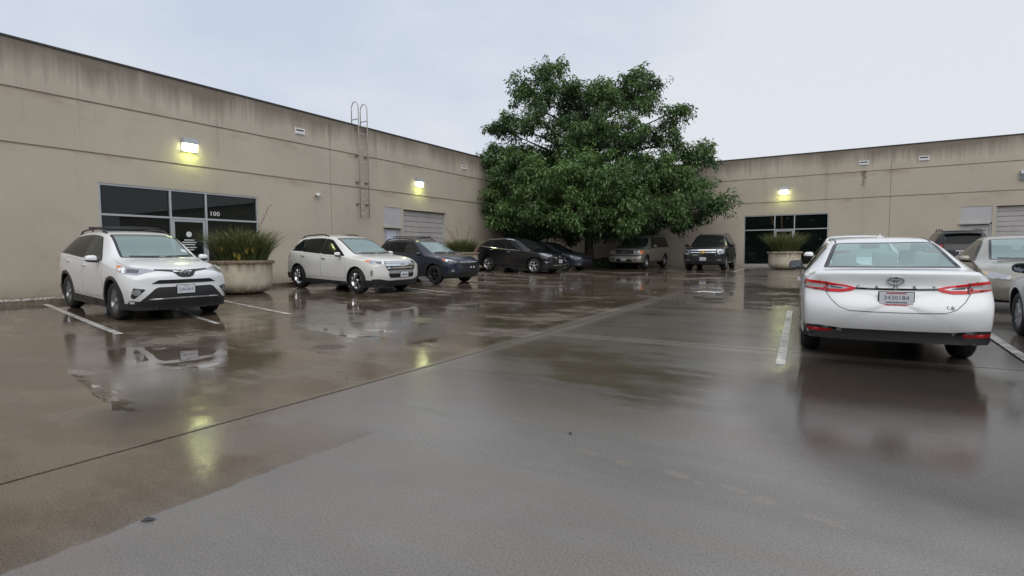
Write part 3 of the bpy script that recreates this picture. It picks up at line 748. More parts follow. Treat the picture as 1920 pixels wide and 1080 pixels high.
def leaf_mat(name, c0, c1, rough=0.45):
    mt = bpy.data.materials.new(name); mt.use_nodes = True; nt = mt.node_tree; N = nt.nodes; L = nt.links; b = N['Principled BSDF']
    a = N.new('ShaderNodeAttribute'); a.attribute_name = 'tint'
    r = N.new('ShaderNodeValToRGB'); r.color_ramp.elements[0].color = (*c0, 1); r.color_ramp.elements[1].color = (*c1, 1)
    L.new(a.outputs['Fac'], r.inputs[0]); L.new(r.outputs[0], b.inputs['Base Color']); b.inputs['Roughness'].default_value = rough; b.inputs['Specular IOR Level'].default_value = .45
    tr = N.new('ShaderNodeBsdfTranslucent'); L.new(r.outputs[0], tr.inputs[0])
    ms_ = N.new('ShaderNodeMixShader'); ms_.inputs[0].default_value = .25; L.new(b.outputs[0], ms_.inputs[1]); L.new(tr.outputs[0], ms_.inputs[2])
    L.new(ms_.outputs[0], N['Material Output'].inputs['Surface']); return mt
BLADE = leaf_mat('grass_blade', (.032, .066, .022), (.19, .205, .08))
STALK = mat('flower_stalk', (.22, .09, .06), .6)
DEAD = mat('yellowed_leaf', (.30, .24, .05), .55, noise=.25, nscale=10)
def planter(x, y, s, label, z0=None):
    z0 = ground_z(x, y) if z0 is None else z0
    r = tag(empty('planter', (x, y, z0)), label, 'planter', 'round concrete planters by the storefronts')
    bm = bmesh.new()
    pr = [(0, .0), (.46, .0), (.58, .03), (.70, .10), (.765, .20), (.785, .34), (.79, .60), (.795, .82), (.80, .845), (.86, .86), (.87, .885), (.865, .93), (.80, .945), (.755, .93), (.745, .80)]
    lathe(bm, [(a*s, h*s) for a, h in pr], 48); bmesh.ops.recalc_face_normals(bm, faces=bm.faces[:]); obj('bowl', bm, BOWL, r)
    bm = bmesh.new(); lathe(bm, [(0.0, .86*s), (.4*s, .85*s), (.75*s, .82*s)], 24); obj('soil', bm, SOIL, r)
    return r, z0+.84*s
def grass_plant(x, y, z, rad, hgt, n, label, seed, green=0.35, dead=0, stalks=3):
    q = random.Random(seed)
    r = tag(empty('ornamental_grass', (x, y, z)), label, 'plant', 'spiky grasses growing in the planters')
    V, F, T = [], [], []
    for k in range(n):
        a = q.uniform(0, 2*PI); rr = rad*.62*math.sqrt(q.random()); bx, by = rr*math.cos(a), rr*math.sin(a)
        a2 = a+q.gauss(0, .6); lean = (.15+1.0*(rr/rad)+q.uniform(-.05, .45)); L_ = hgt*q.uniform(.55, 1.12); w = q.uniform(.008, .016)
        dx, dy = math.cos(a2), math.sin(a2); t = q.random()*.55+(.35 if q.random() < green else 0)*0
        if q.random() < .25: t = .6+.4*q.random()
        n0 = len(V); S = 5
        for i in range(S+1):
            u = i/S; out = lean*L_*(u**1.7)*.75; up = L_*(u-.22*lean*u*u); ww = w*(1-u**2.2)+.001
            px, py = bx+dx*out, by+dy*out
            V += [(px-dy*ww, py+dx*ww, up), (px+dy*ww, py-dx*ww, up)]; T += [min(1, t+.35*u)]*2
            if i: F.append((n0+2*i-2, n0+2*i-1, n0+2*i+1, n0+2*i))
    o = pydata('foliage', V, F, BLADE, r); at = o.data.attributes.new('tint', 'FLOAT', 'POINT'); at.data.foreach_set('value', T)
    for k in range(stalks):
        bm = bmesh.new(); a = q.uniform(0, 2*PI); L_ = hgt*q.uniform(1.25, 1.7); o_ = q.uniform(.25, .6)
        pts = [(rad*.3*math.cos(a)+o_*u*u*math.cos(a), rad*.3*math.sin(a)+o_*u*u*math.sin(a), L_*u) for u in (0, .25, .5, .75, 1)]
        tube(bm, pts, [.008, .007, .006, .005, .003], 5)
        for i in range(14):
            u = .62+.38*i/14; p = Vector((rad*.3*math.cos(a)+o_*u*u*math.cos(a), rad*.3*math.sin(a)+o_*u*u*math.sin(a), L_*u))
            b_ = q.uniform(0, 2*PI); tube(bm, [p, p+Vector((.05*math.cos(b_), .05*math.sin(b_), .02))], [.004, .011], 5)
        obj('flower_stalk', bm, STALK, r)
    for k in range(dead):
        a = -.62+q.uniform(-.8, .5); bm = bmesh.new(); L_ = q.uniform(.32, .55); w = q.uniform(.04, .075)
        bx, by, h0 = rad*.70*math.cos(a), rad*.70*math.sin(a), q.uniform(.05, .38)*hgt/.9
        prev = None
        for i in range(6):
            u = i/5; ww = w*math.sin(PI*min(.98, .12+.86*u)); c = Vector((bx+.12*u*math.cos(a), by+.12*u*math.sin(a), h0+L_*u-.2*u*u))
            t_ = Vector((-math.sin(a), math.cos(a), .2)); m_ = Vector((math.cos(a), math.sin(a), 0))*.015
            ring = [bm.verts.new(c-t_*ww), bm.verts.new(c+m_), bm.verts.new(c+t_*ww)]
            if prev:
                for j in (0, 1): bm.faces.new((prev[j], prev[j+1], ring[j+1], ring[j]))
            prev = ring
        obj('dead_leaf', bm, DEAD, r, True)
    return r
_, z = planter(-14.95, 9.35, 1.0, 'rust-stained round concrete planter between the two white SUVs')
grass_plant(-14.95, 9.35, z, 1.05, 1.12, 1700, 'bushy spiky grass with yellowed leaves in the planter by storefront 100', 3, .3, 7, 1)
_, z = planter(-15.75, 20.95, 1.0, 'round concrete planter mostly hidden behind the dark blue crossover')
grass_plant(-15.75, 20.95, z, .92, .85, 1000, 'green spiky grass showing above the hood of the dark blue crossover', 4, .3, 0, 4)
_, z = planter(-2.75, 30.9, .95, 'pale round concrete planter by the far storefront')
grass_plant(-2.75, 30.9, z, .95, 1.2, 1100, 'tall dark green grass in the planter by the far storefront', 5, .3, 0, 2)

# ------------------------------------------------------------------ the oak in the corner
BARK = mat('oak_bark', (.055, .042, .032), .85, noise=.4, nscale=7, bump=.6, bscale=18)
OAK = leaf_mat('oak_leaf', (.024, .060, .024), (.175, .295, .090), .42)
TX, TY = -12.65, 28.9; TZ = ground_z(TX, TY)
oak = tag(empty('oak_tree', (TX, TY, TZ)), 'large dark green oak filling the corner where the two wings meet', 'tree')
R_ = Vector((.851, .524, 0)); D_ = Vector((-.524, .851, 0))      # the crown's broad side and its depth side
SX = .0306
lobes = []
def lobe(u, z, r, v=0.0): lobes.append((Vector((0, 0, z-TZ)) + R_*u + D_*v, r))
for (px, py, pr, v) in ((1020, 158, 28, 0), (985, 190, 36, .6), (1045, 195, 42, -.4), (950, 250, 38, .2), (1010, 245, 44, -1.4), (1190, 176, 34, .2), (1160, 190, 36, 1), (1120, 205, 46, -.5), (1207, 215, 30, -.6),
        (1080, 265, 60, -1.6), (1080, 230, 45, 1.6), (1150, 275, 56, -1.2), (1205, 262, 40, .8), (1262, 230, 24, 0), (1243, 262, 34, .5), (1010, 300, 52, 1.2), (938, 300, 34, -.3), (970, 335, 50, -1.5),
        (1050, 340, 62, -2.8), (1130, 350, 62, -2.6), (1200, 335, 52, -1.2), (1262, 310, 36, 0), (1308, 302, 26, .2), (1245, 355, 38, -1.5), (932, 375, 36, -.6), (985, 395, 50, -2.4), (1055, 402, 52, -3.4), (1140, 405, 52, -3.4),
        (1215, 402, 44, -2.8), (1280, 388, 40, -2.0), (1318, 390, 28, -1.6), (950, 415, 30, -1.6), (1010, 425, 34, -1.0), (1090, 430, 30, -1.5), (1170, 428, 30, -.8), (1250, 420, 30, -.4), (1285, 410, 22, -.6),
        (1000, 350, 50, 2.2), (1100, 320, 60, 2.6), (1180, 310, 50, 2.4), (1100, 390, 50, 1.8), (1030, 400, 45, 2.6), (1300, 355, 30, .3), (925, 345, 30, .8),
        (960, 400, 40, 1.8), (1010, 415, 44, 3.2), (1080, 415, 44, 3.4), (1150, 415, 44, 3.2), (1220, 410, 40, 2.2), (1060, 430, 34, 1.2), (1130, 432, 34, 1.4), (1200, 428, 30, 1.4), (985, 430, 30, .8), (930, 410, 34, .6), (1060, 300, 50, .3), (1130, 270, 50, .3), (1040, 370, 50, -.3), (1180, 370, 50, -.2),  # the low lobes set back here are added to shade the wall
        (1018, 140, 15, 0), (1040, 146, 14, -.3), (975, 163, 18, .4), (1195, 150, 18, .2), (1216, 168, 15, 0), (1165, 158, 16, .5), (1264, 214, 15, 0), (1311, 286, 15, .2), (944, 228, 16, .2), (1125, 180, 26, 0), (1070, 182, 28, -.4), (1098, 205, 32, .6), (917, 300, 16, 0)):
    lobe((px-1100)*SX, 1.30+(476-py)*SX, pr*SX*.88, v)
bm = bmesh.new()
tube(bm, [(0, 0, -.2), (.02, .0, .6), (.0, .05, 1.6), (-.05, .05, 2.6), (0, 0, 3.8), (.15, .1, 5.6), (.1, 0, 7.4), (-.2, .1, 8.8)], [.36, .27, .23, .215, .19, .15, .10, .05], 12)
obj('trunk', bm, BARK, oak)
bm = bmesh.new()
for i, (c, r) in enumerate(lobes):
    h = max(1.9, min(7.6, c.z-1.4-.25*Vector((c.x, c.y)).length)); p0 = Vector((0, 0, h)); mid = p0.lerp(c, .55)+Vector((rnd.uniform(-.3, .3), rnd.uniform(-.3, .3), rnd.uniform(.0, .4)))
    tube(bm, [p0, p0.lerp(mid, .5)+Vector((0, 0, .1)), mid, c], [.10, .075, .05, .015], 6)
    for k in range(5):
        e = c+Vector((rnd.gauss(0, 1), rnd.gauss(0, 1), rnd.gauss(0, .8))).normalized()*r*.85
        s_ = mid.lerp(c, rnd.uniform(.3, 1)); tube(bm, [s_, s_.lerp(e, .5)+Vector((0, 0, .08)), e], [.03, .018, .006], 4)
obj('branches', bm, BARK, oak)
q = np.random.default_rng(5)
Vl, Fl, Tl = [], [], []
for (c, r) in lobes:
    nsp = int((150 if c.z < 6.5 else 105)*r*r)+24; lt_ = .10*q.normal()
    nsub = max(6, int(9*r*r)+5); subs = []
    for k in range(nsub):
        d = q.normal(size=3); d[2] = d[2]*.85+.10; d /= np.linalg.norm(d)
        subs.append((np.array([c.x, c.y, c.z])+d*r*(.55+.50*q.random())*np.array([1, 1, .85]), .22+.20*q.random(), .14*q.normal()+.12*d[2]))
    for k in range(nsp):
        sb_, sr_, st_ = subs[q.integers(nsub)]
        d = q.normal(size=3)*np.array([1, 1, .62])
        sc_ = sb_+d*sr_*.75
        tint = float(np.clip(.34+lt_+st_+.14*q.random()+.16*d[2], 0, 1))  # clump and spray tops tinted lighter: top light put into the leaf colour
        spread = .05+.05*q.random(); nl = 13
        # a spray: leaves radiate from the twig tip like the fingers of a star
        for j in range(nl):
            L_ = .075+.065*q.random(); w = L_*.36
            az_ = q.random()*2*PI; el = q.normal()*.55-.05
            o3 = np.array([np.cos(az_)*np.cos(el), np.sin(az_)*np.cos(el), np.sin(el)])*(L_+spread)+q.normal(size=3)*.05
            p = sc_+o3
            el -= .35+.25*q.random()
            t = np.array([np.cos(az_)*np.cos(el), np.sin(az_)*np.cos(el), np.sin(el)])
            s = np.cross(t, [0, 0, 1]); s /= np.linalg.norm(s)+1e-6
            roll = q.normal()*.6; nn = np.cross(s, t); s = s*np.cos(roll)+nn*np.sin(roll); nn = np.cross(s, t)
            n0 = len(Vl)
            Vl += [p-t*L_, p+s*w+nn*w*.35, p+t*L_, p-s*w+nn*w*.35]
            Fl.append((n0, n0+1, n0+2)); Fl.append((n0, n0+2, n0+3))
            Tl += [float(np.clip(tint+.12*q.normal(), 0, 1))]*4
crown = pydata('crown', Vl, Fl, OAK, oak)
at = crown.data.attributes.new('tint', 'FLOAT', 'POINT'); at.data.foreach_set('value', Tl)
# dark ground cover in the bed around the trunk
V, F, T = [], [], []
for k in range(2600):
    a = rnd.uniform(0, 2*PI); rr = math.sqrt(rnd.random()); x = TX+1.6*rr*math.cos(a)+.4; y = TY+1.9+2.4*rr*math.sin(a); z = ground_z(x, y)+rnd.uniform(.02, .55)*(1-.5*rr)
    t_ = rnd.uniform(0, 2*PI); l_ = rnd.uniform(.06, .14); n0 = len(V)
    V += [(x, y, z), (x+l_*math.cos(t_), y+l_*math.sin(t_), z+rnd.uniform(-.05, .08)), (x-.5*l_*math.sin(t_), y+.5*l_*math.cos(t_), z+.05)]; F.append((n0, n0+1, n0+2)); T += [rnd.random()*.5]*3
gc = pydata('ground_cover', V, F, OAK); gc['kind'] = 'stuff'; at = gc.data.attributes.new('tint', 'FLOAT', 'POINT'); at.data.foreach_set('value', T)
# dark woods across the road, behind the photographer: what the storefront glass mirrors
V, F, T = [], [], []
for k in range(13000):
    a = rnd.uniform(-PI*1.02, PI*.10); rr = rnd.uniform(62, 80)
    if rnd.random() < .3: rr = 61
    hmax = 14+4*math.sin(a*7)+2.5*math.sin(a*17+1); x, y = rr*math.cos(a)+5, rr*math.sin(a)
    z = -1.2+hmax*rnd.random()**.7; n0 = len(V); s = rnd.uniform(.9, 2.0)
    for j in range(3):
        V.append((x+rnd.gauss(0, s), y+rnd.gauss(0, s), z+rnd.gauss(0, s*.7)))
    F.append((n0, n0+1, n0+2)); T += [rnd.random()*.6]*3
wd = pydata('woods', V, F, OAK); wd['kind'] = 'stuff'; at = wd.data.attributes.new('tint', 'FLOAT', 'POINT'); at.data.foreach_set('value', T)
# a scrap of litter on the concrete
V = [(-.06, -.03, .006), (.05, -.025, .016), (.07, .03, .007), (-.04, .035, .014), (0, 0, .035)]
lt = pydata('litter_scrap', V, [(0, 1, 4), (1, 2, 4), (2, 3, 4), (3, 0, 4)], mat('dark_litter', (.03, .032, .045), .5)); lt.location = (-2.90, 1.27, ground_z(-2.9, 1.27)); lt.rotation_euler = (0, 0, .5); lt.scale = (.5, .5, .6)
tag(lt, 'small crumpled dark scrap lying on the edge of the wet brown concrete', 'litter')

V, F, T = [], [], []
for k in range(260):
    x, y = (rnd.uniform(-9, 2.5), rnd.uniform(1.5, 16)) if k < 14 else (rnd.gauss(-11.5, 3.2), min(33.5, rnd.gauss(26, 3))); z = ground_z(x, y)+.006; a = rnd.uniform(0, 2*PI); l_ = rnd.uniform(.012, .03); n0 = len(V)
    for (u, v, h) in ((-1, 0, .0), (0, -.4, .004), (1, 0, .006), (0, .4, .002)): V.append((x+l_*(u*math.cos(a)-v*math.sin(a)), y+l_*(u*math.sin(a)+v*math.cos(a)), z+h))
    F.append((n0, n0+1, n0+2, n0+3)); T += [rnd.random()*.3]*4
fl = pydata('fallen_leaves', V, F, mat('brown_leaf', (.035, .024, .014), .5)); fl['kind'] = 'stuff'
# ------------------------------------------------------------------ vehicle kit
CHROME = mat('chrome', (0.75, 0.76, 0.78), 0.08, 1.0)
SILVERP = mat('silver_trim', (0.45, 0.46, 0.48), 0.3, 0.7)
GLOSSB = mat('gloss_black', (0.012, 0.012, 0.014), 0.12)
SATINB = mat('satin_black', (0.022, 0.022, 0.024), 0.42)
DARKCAV = mat('dark_cavity', (0.006, 0.006, 0.006), 0.8)
LAMPCLR = mat('clear_lamp', (0.40, 0.42, 0.45), 0.10, 0.55, coat=1.0)
LAMPDRK = mat('lamp_interior', (0.07, 0.075, 0.085), 0.15, 0.3, coat=1.0)
LAMPWHT = mat('lamp_light_guide', (0.80, 0.82, 0.86), 0.15, 0.0, coat=1.0)
AMBER = mat('amber_lens', (0.75, 0.20, 0.035), 0.15, coat=1.0)
RED = mat('red_lens', (0.42, 0.008, 0.012), 0.2, coat=0.6, spec=.3)
REDB = mat('bright_red_lens', (0.62, 0.008, 0.014), 0.25, coat=0.4, spec=.3)
PLATE = mat('plate_white', (0.62, 0.64, 0.68), 0.4)
INK = mat('plate_ink', (0.07, 0.08, 0.14), 0.5)
REDINK = mat('red_print', (0.50, 0.03, 0.03), 0.5)
CLOTH = mat('seat_cloth', (0.10, 0.10, 0.105), 0.85)
CLOTHL = mat('pale_seat_cloth', (0.26, 0.27, 0.27), 0.85)
TRIM = mat('dashboard_trim', (0.03, 0.03, 0.032), 0.6)
WSG = glass('windscreen_glass', (0.76, 0.92, 0.89), 1.75, (0.50, 0.68, 0.67), 0.33)
SWG = glass('side_glass', (0.42, 0.50, 0.48), 1.55, (0.10, 0.12, 0.12), 0.15)
TWG = glass('tinted_glass', (0.05, 0.055, 0.055), 1.30, (0.012, 0.014, 0.015), 0.6)
MIRR = mat('mirror_glass', (0.35, 0.42, 0.45), 0.03, 1.0)
SEAM = mat('panel_gap', (0.03, 0.03, 0.032), 0.6); SEAMW = mat('panel_gap_pale', (0.20, 0.20, 0.205), 0.6)

def pchip(tab):
    x = np.array([t[0] for t in tab], float); y = np.array([t[1] for t in tab], float)
    h = np.diff(x); d = np.diff(y)/h; n = len(x); m = np.zeros(n)
    m[0], m[-1] = d[0], d[-1]
    for i in range(1, n-1):
        if d[i-1]*d[i] > 0:
            w1, w2 = 2*h[i]+h[i-1], h[i]+2*h[i-1]; m[i] = (w1+w2)/(w1/d[i-1]+w2/d[i])
    def f(q):
        q = np.clip(np.asarray(q, float), x[0], x[-1]); k = np.clip(np.searchsorted(x, q)-1, 0, n-2)
        t = (q-x[k])/h[k]; a, b = y[k], y[k+1]
        return (2*t**3-3*t**2+1)*a+(t**3-2*t**2+t)*h[k]*m[k]+(-2*t**3+3*t**2)*b+(t**3-t**2)*h[k]*m[k+1]
    return f
def lintab(tab):
    x = [t[0] for t in tab]; y = [t[1] for t in tab]
    return lambda q: np.interp(q, x, y)
def inside(poly, P):
    P = np.asarray(P, float); x, y = P[:, 0], P[:, 1]; r = np.zeros(len(P), bool); n = len(poly)
    for i in range(n):
        x1, y1 = poly[i]; x2, y2 = poly[(i+1) % n]
        if y1 == y2: continue
        c = ((y1 > y) != (y2 > y)) & (x < (x2-x1)*(y-y1)/(y2-y1)+x1); r ^= c
    return r
def area2(p): return sum(p[i][0]*p[(i+1) % len(p)][1]-p[(i+1) % len(p)][0]*p[i][1] for i in range(len(p)))
def inset(poly, d):
    p = [np.array(q, float) for q in poly]; s = 1 if area2(poly) > 0 else -1; n = len(p); out = []
    for i in range(n):
        a, b, c = p[i-1], p[i], p[(i+1) % n]
        e1 = (b-a)/(np.linalg.norm(b-a)+1e-9); e2 = (c-b)/(np.linalg.norm(c-b)+1e-9)
        n1 = np.array([-e1[1], e1[0]])*s; n2 = np.array([-e2[1], e2[0]])*s
        k = 1+float(n1@n2); out.append(tuple(b+(n1+n2)*d/max(.35, k)))
    return out
def rpoly(pts, r=.04, seg=4):
    """round the corners of a polygon given as tuples (any dimension)"""
    p = [np.array(q, float) for q in pts]; n = len(p); out = []
    for i in range(n):
        a, b, c = p[i-1], p[i], p[(i+1) % n]; la, lc = np.linalg.norm(a-b), np.linalg.norm(c-b); rr = min(r, la*.48, lc*.48)
        if rr < 1e-4: out.append(tuple(b)); continue
        A, C = b+(a-b)/la*rr, b+(c-b)/lc*rr
        for k in range(seg+1):
            t = k/seg; out.append(tuple((1-t)**2*A+2*t*(1-t)*b+t*t*C))
    return out
def clip_half(poly, axis, v, keep_less):
    out = []; n = len(poly)
    for i in range(n):
        a, b = poly[i], poly[(i+1) % n]; ia = (a[axis] <= v) == keep_less; ib = (b[axis] <= v) == keep_less
        if ia: out.append(a)
        if ia != ib:
            t = (v-a[axis])/(b[axis]-a[axis]); out.append(tuple(a[k]+(b[k]-a[k])*t for k in range(len(a))))
    return out
def densify(poly, res):
    out = []; n = len(poly)
    for i in range(n):
        a, b = np.array(poly[i], float), np.array(poly[(i+1) % n], float); k = max(1, int(np.linalg.norm(b-a)/res))
        for j in range(k): out.append(tuple(a+(b-a)*j/k))
    return out
def ribbon(pts, w):
    """closed outline of a bent strip of width w along 2-D points"""
    p = [np.array(q, float) for q in pts]; n = len(p); L_, R2 = [], []
    for i in range(n):
        a, b = p[max(0, i-1)], p[min(n-1, i+1)]; t = (b-a)/np.linalg.norm(b-a); nn = np.array([-t[1], t[0]])
        L_.append(tuple(p[i]+nn*w/2)); R2.append(tuple(p[i]-nn*w/2))
    return L_+R2[::-1]

class Car:
    def __init__(s, S):
        s.S = S; s.L, s.W, s.wb, s.fo = S['L'], S['W'], S['wb'], S['fo']; s.r = S['r']
        s.X0 = s.wb/2+s.fo
        s.top = pchip(S['top']); s.sh = pchip(S['sh']); s.bot = pchip(S['bot']); s.w = pchip(S['w']); s.wt = pchip(S['wt']); s.drop = lintab(S['drop'])
        s.fprof = lintab(S['fp']); s.rprof = lintab(S['rp'])
        s.root = empty(S['kind'], (0, 0, 0))
        s.paint = S['paint']; s.holes = []
        s.shell()
    def x(s, q): return s.X0-q
    def section(s, q):
        w, t, b, c, ct, dr = float(s.w(q)), float(s.top(q)), float(s.bot(q)), float(s.sh(q)), float(s.wt(q)), float(s.drop(q))
        h = c-b; zc = max(t-dr, c+.004); ct = min(ct, .96*w)
        A = np.array([.962*w, c]); B = np.array([ct, zc])
        def lerp(k, bulge=0): p = A+(B-A)*k; return (p[0]+bulge, p[1])
        bl = .022 if zc-c > .15 else .004
        P = [(0, b), (.55*w, b), (.90*w, b+.004), (.962*w, b+.05), (.982*w, b+.20*h), (.984*w, b+.42*h), (1.0*w, b+.62*h), (1.0*w, b+.78*h), (.982*w, c-.05), (.965*w, c-.004),
             lerp(.10, bl*.3), lerp(.5, bl), lerp(.90, bl*.5), (B[0]-.012, B[1]+(t-B[1])*.30), (.86*ct, B[1]+(t-B[1])*.68), (.48*ct, B[1]+(t-B[1])*.93), (0, t)]
        return P
    def shell(s):
        S, L = s.S, s.L
        st = sorted(set([.0, .025, .06, .12, .2, .3] + list(np.round(np.arange(.4, L-.35, .105), 3)) + [L-.3, L-.2, L-.12, L-.06, L-.025, L]))
        rings = []
        for q in st:
            P = s.section(q); f = 1.0
            if q in (0, L): f = .965
            zm = .5*(P[0][1]+P[-1][1])
            ring = [(y*f, zm+(z-zm)*f) for y, z in P]
            ring = ring + [(-y, z) for y, z in ring[-2:0:-1]]
            rings.append((q, ring))
        n = len(rings[0][1]); V, F = [], []
        def warp(q, y, z):
            kf = max(0., 1-q/.75); kf = kf*kf*(3-2*kf); kr = max(0., 1-(L-q)/.75); kr = kr*kr*(3-2*kr)
            a = abs(y)/(s.W/2)
            q2 = q+kf*(float(s.fprof(z))+S.get('fround', .30)*a**S.get('fpow', 3.0))-kr*(float(s.rprof(z))+S.get('rround', .20)*a**S.get('rpow', 3.2))
            return (s.X0-q2, y, z)
        for q, ring in rings: V += [warp(q, y, z) for y, z in ring]
        m_ = len(rings)
        for i in range(m_-1):
            for j in range(n):
                a, b = i*n+j, i*n+(j+1) % n; F.append((a, b, b+n, a+n))
        for end, i0 in ((0, 0), (1, (m_-1)*n)):
            q, ring = rings[0 if end == 0 else -1]; zm = sum(z for _, z in ring)/n; prev = i0
            for f in (.86, .62, .34):
                cur = len(V); V += [warp(q, y*f, zm+(z-zm)*f) for y, z in ring]
                for j in range(n):
                    a, b, c, d = prev+j, prev+(j+1) % n, cur+(j+1) % n, cur+j
                    F.append((a, d, c, b) if end == 0 else (a, b, c, d))
                prev = cur
            c = len(V); V.append(warp(q, 0, zm))
            for j in range(n):
                a, b = prev+j, prev+(j+1) % n; F.append((a, c, b) if end == 0 else (a, b, c))
        me = bpy.data.meshes.new('body'); me.from_pydata(V, [], F)
        tmp = bpy.data.objects.new('tmp', me); COL.objects.link(tmp)
        md = tmp.modifiers.new('s', 'SUBSURF'); md.levels = S.get('sub', 2); md.render_levels = md.levels
        ev = tmp.evaluated_get(bpy.context.evaluated_depsgraph_get()); me2 = bpy.data.meshes.new_from_object(ev)
        bpy.data.objects.remove(tmp); bpy.data.meshes.remove(me)
        s.bm = bmesh.new(); s.bm.from_mesh(me2); bpy.data.meshes.remove(me2)
        bmesh.ops.recalc_face_normals(s.bm, faces=s.bm.faces[:])
        s.bvh = BVHTree.FromBMesh(s.bm)
    # ---------------- draping
    def drape(s, name, poly, n, mats, off=.004, res=.06, zones=(), parent=None, skirt=True, smooth=True, default=0):
        """poly: 3-D outline (x,y,z); it is dropped on the body along -n and lifted by off. zones: [(inset distance or poly3, material index)]"""
        n = Vector(n).normalized(); e1 = Vector((0, 0, 1)).cross(n); e1.normalize(); e2 = n.cross(e1)
        uv = lambda p: (Vector(p).dot(e1), Vector(p).dot(e2))
        P = densify([uv(p) for p in poly], res)
        Z = []
        for z, mi in zones:
            if isinstance(z, (int, float)): q = inset([uv(p) for p in poly], z)
            else: q = [uv(p) for p in z]
            Z.append((q, mi))
        pts = list(P); ed = [(i, (i+1) % len(P)) for i in range(len(P))]
        for q, mi in Z:
            qd = densify(q, res); k = len(pts); pts += qd; ed += [(k+i, k+(i+1) % len(qd)) for i in range(len(qd))]
        A = np.array(P); lo, hi = A.min(0), A.max(0)
        gx, gy = np.meshgrid(np.arange(lo[0]+res*.5, hi[0], res), np.arange(lo[1]+res*.5, hi[1], res)); g = np.stack([gx.ravel(), gy.ravel()], 1)
        if len(g):
            g = g[inside(inset(P, res*.35), g)]; pts += [tuple(q) for q in g]
        v2, e2_, f2, *_ = delaunay_2d_cdt([Vector(q) for q in pts], ed, [], 0, 1e-5)
        C = np.array([[sum(v2[i][k] for i in f)/3 for k in (0, 1)] for f in f2]); ok = inside(P, C)
        mi = np.full(len(f2), default)
        for q, k in Z: mi[inside(q, C)] = k
        bm = bmesh.new(); vs_ = []
        H = []; D_ = []
        for q in v2:
            o = e1*q[0]+e2*q[1]
            hit, hn = s.bvh.ray_cast(o+n*6, -n)[:2]
            if hit is not None and hn.z < -.6 and abs(n.z) < .3: hit = None
            H.append(hit); D_.append(hit.dot(n) if hit is not None else None)
        good = [i for i, h in enumerate(H) if h is not None]; GA = np.array([v2[i] for i in good]) if good else None
        for i, q in enumerate(v2):
            if H[i] is None:       # the outline overhangs the body: carry on straight from the nearest point that lies on it
                k = good[int(np.argmin(((GA-np.array(q))**2).sum(1)))]; hit = e1*q[0]+e2*q[1]+n*D_[k]
            else: hit = H[i]
            vs_.append(bm.verts.new(hit+n*off))
        for k, f in enumerate(f2):
            if ok[k]:
                try: fc = bm.faces.new([vs_[i] for i in f])
                except ValueError: continue
                fc.material_index = int(mi[k]); fc.normal_update()
                if fc.normal.dot(n) < 0: fc.normal_flip()
        for v in [v for v in bm.verts if not v.link_faces]: bm.verts.remove(v)
        if skirt:
            be = [e for e in bm.edges if len(e.link_faces) == 1]
            r = bmesh.ops.extrude_edge_only(bm, edges=be)
            bmesh.ops.translate(bm, vec=-n*(off+.006), verts=[g_ for g_ in r['geom'] if isinstance(g_, bmesh.types.BMVert)])
            bm.normal_update()
            for e in be: e.smooth = False
        return obj(name, bm, mats, parent or s.root, smooth)
    def side(s, name, pts, sg, mats, **k):      # pts (s, z); sg +1 = car's left
        return s.drape(name, [(s.X0-a, 0, z) for a, z in pts], (0, sg, 0), mats, **k)
    def front(s, name, pts, mats, ang=0, **k):   # pts (y, z)
        return s.drape(name, [(0, y, z) for y, z in pts], (1, 0, 0), mats, **k)
    def rear(s, name, pts, mats, **k):
        return s.drape(name, [(0, y, z) for y, z in pts], (-1, 0, 0), mats, **k)
    def obl(s, name, pts, ang, mats, elev=0, zones=(), **k):     # pts (s, y, z), ang from straight ahead towards the car's left
        a, e = math.radians(ang), math.radians(elev)
        zz = [(z if isinstance(z, (int, float)) else [(s.X0-p[0], p[1], p[2]) for p in z], i) for z, i in zones]
        return s.drape(name, [(s.X0-p[0], p[1], p[2]) for p in pts], (math.cos(a)*math.cos(e), math.sin(a)*math.cos(e), math.sin(e)), mats, zones=zz, **k)
    def hit(s, o, d):
        h = s.bvh.ray_cast(Vector(o), Vector(d)); return h[0]
    # ---------------- glass
    def hole(s, poly3, n, ins=.025):
        s.holes.append((poly3, n, ins))
    def windscreen(s, name, sb, st, mats, rear=False, m0=.055, m1=.05, bow=.10, frit=.045, topbow=.03, see=True):
        y0, y1 = float(s.wt(sb))-m0, float(s.wt(st))-m1; sg = -1 if rear else 1
        pts = []
        N_ = 8
        for k in range(N_+1):
            t = -1+2*k/N_; q = sb-sg*bow*(1-t*t); pts.append((q, y0*t, float(s.top(q))))
        for k in range(N_+1):
            t = 1-2*k/N_; q = st-sg*topbow*(1-t*t); pts.append((q, y1*t, float(s.top(q))))
        pts = rpoly(pts, .05, 3)
        dz = float(s.top(st))-float(s.top(sb)); dx = abs(st-sb); n = Vector((sg*dz, 0, dx)).normalized()
        p3 = [(s.X0-p[0], p[1], p[2]) for p in pts]
        if see: s.hole(p3, n)
        return s.drape(name, p3, n, mats, off=.003, res=.07, zones=[(frit, 1)] if frit else (), default=0)
    def dlo(s, sa, sa2, sc2, sc, lo=.03, hi=.035, lomid=None):
        low = [(q, float(s.sh(q))+lo) for q in np.linspace(sa, sc, 7)]
        up = [(q, float(s.top(q)-s.drop(q))-hi) for q in np.linspace(sc2, sa2, 9)]
        return low+up
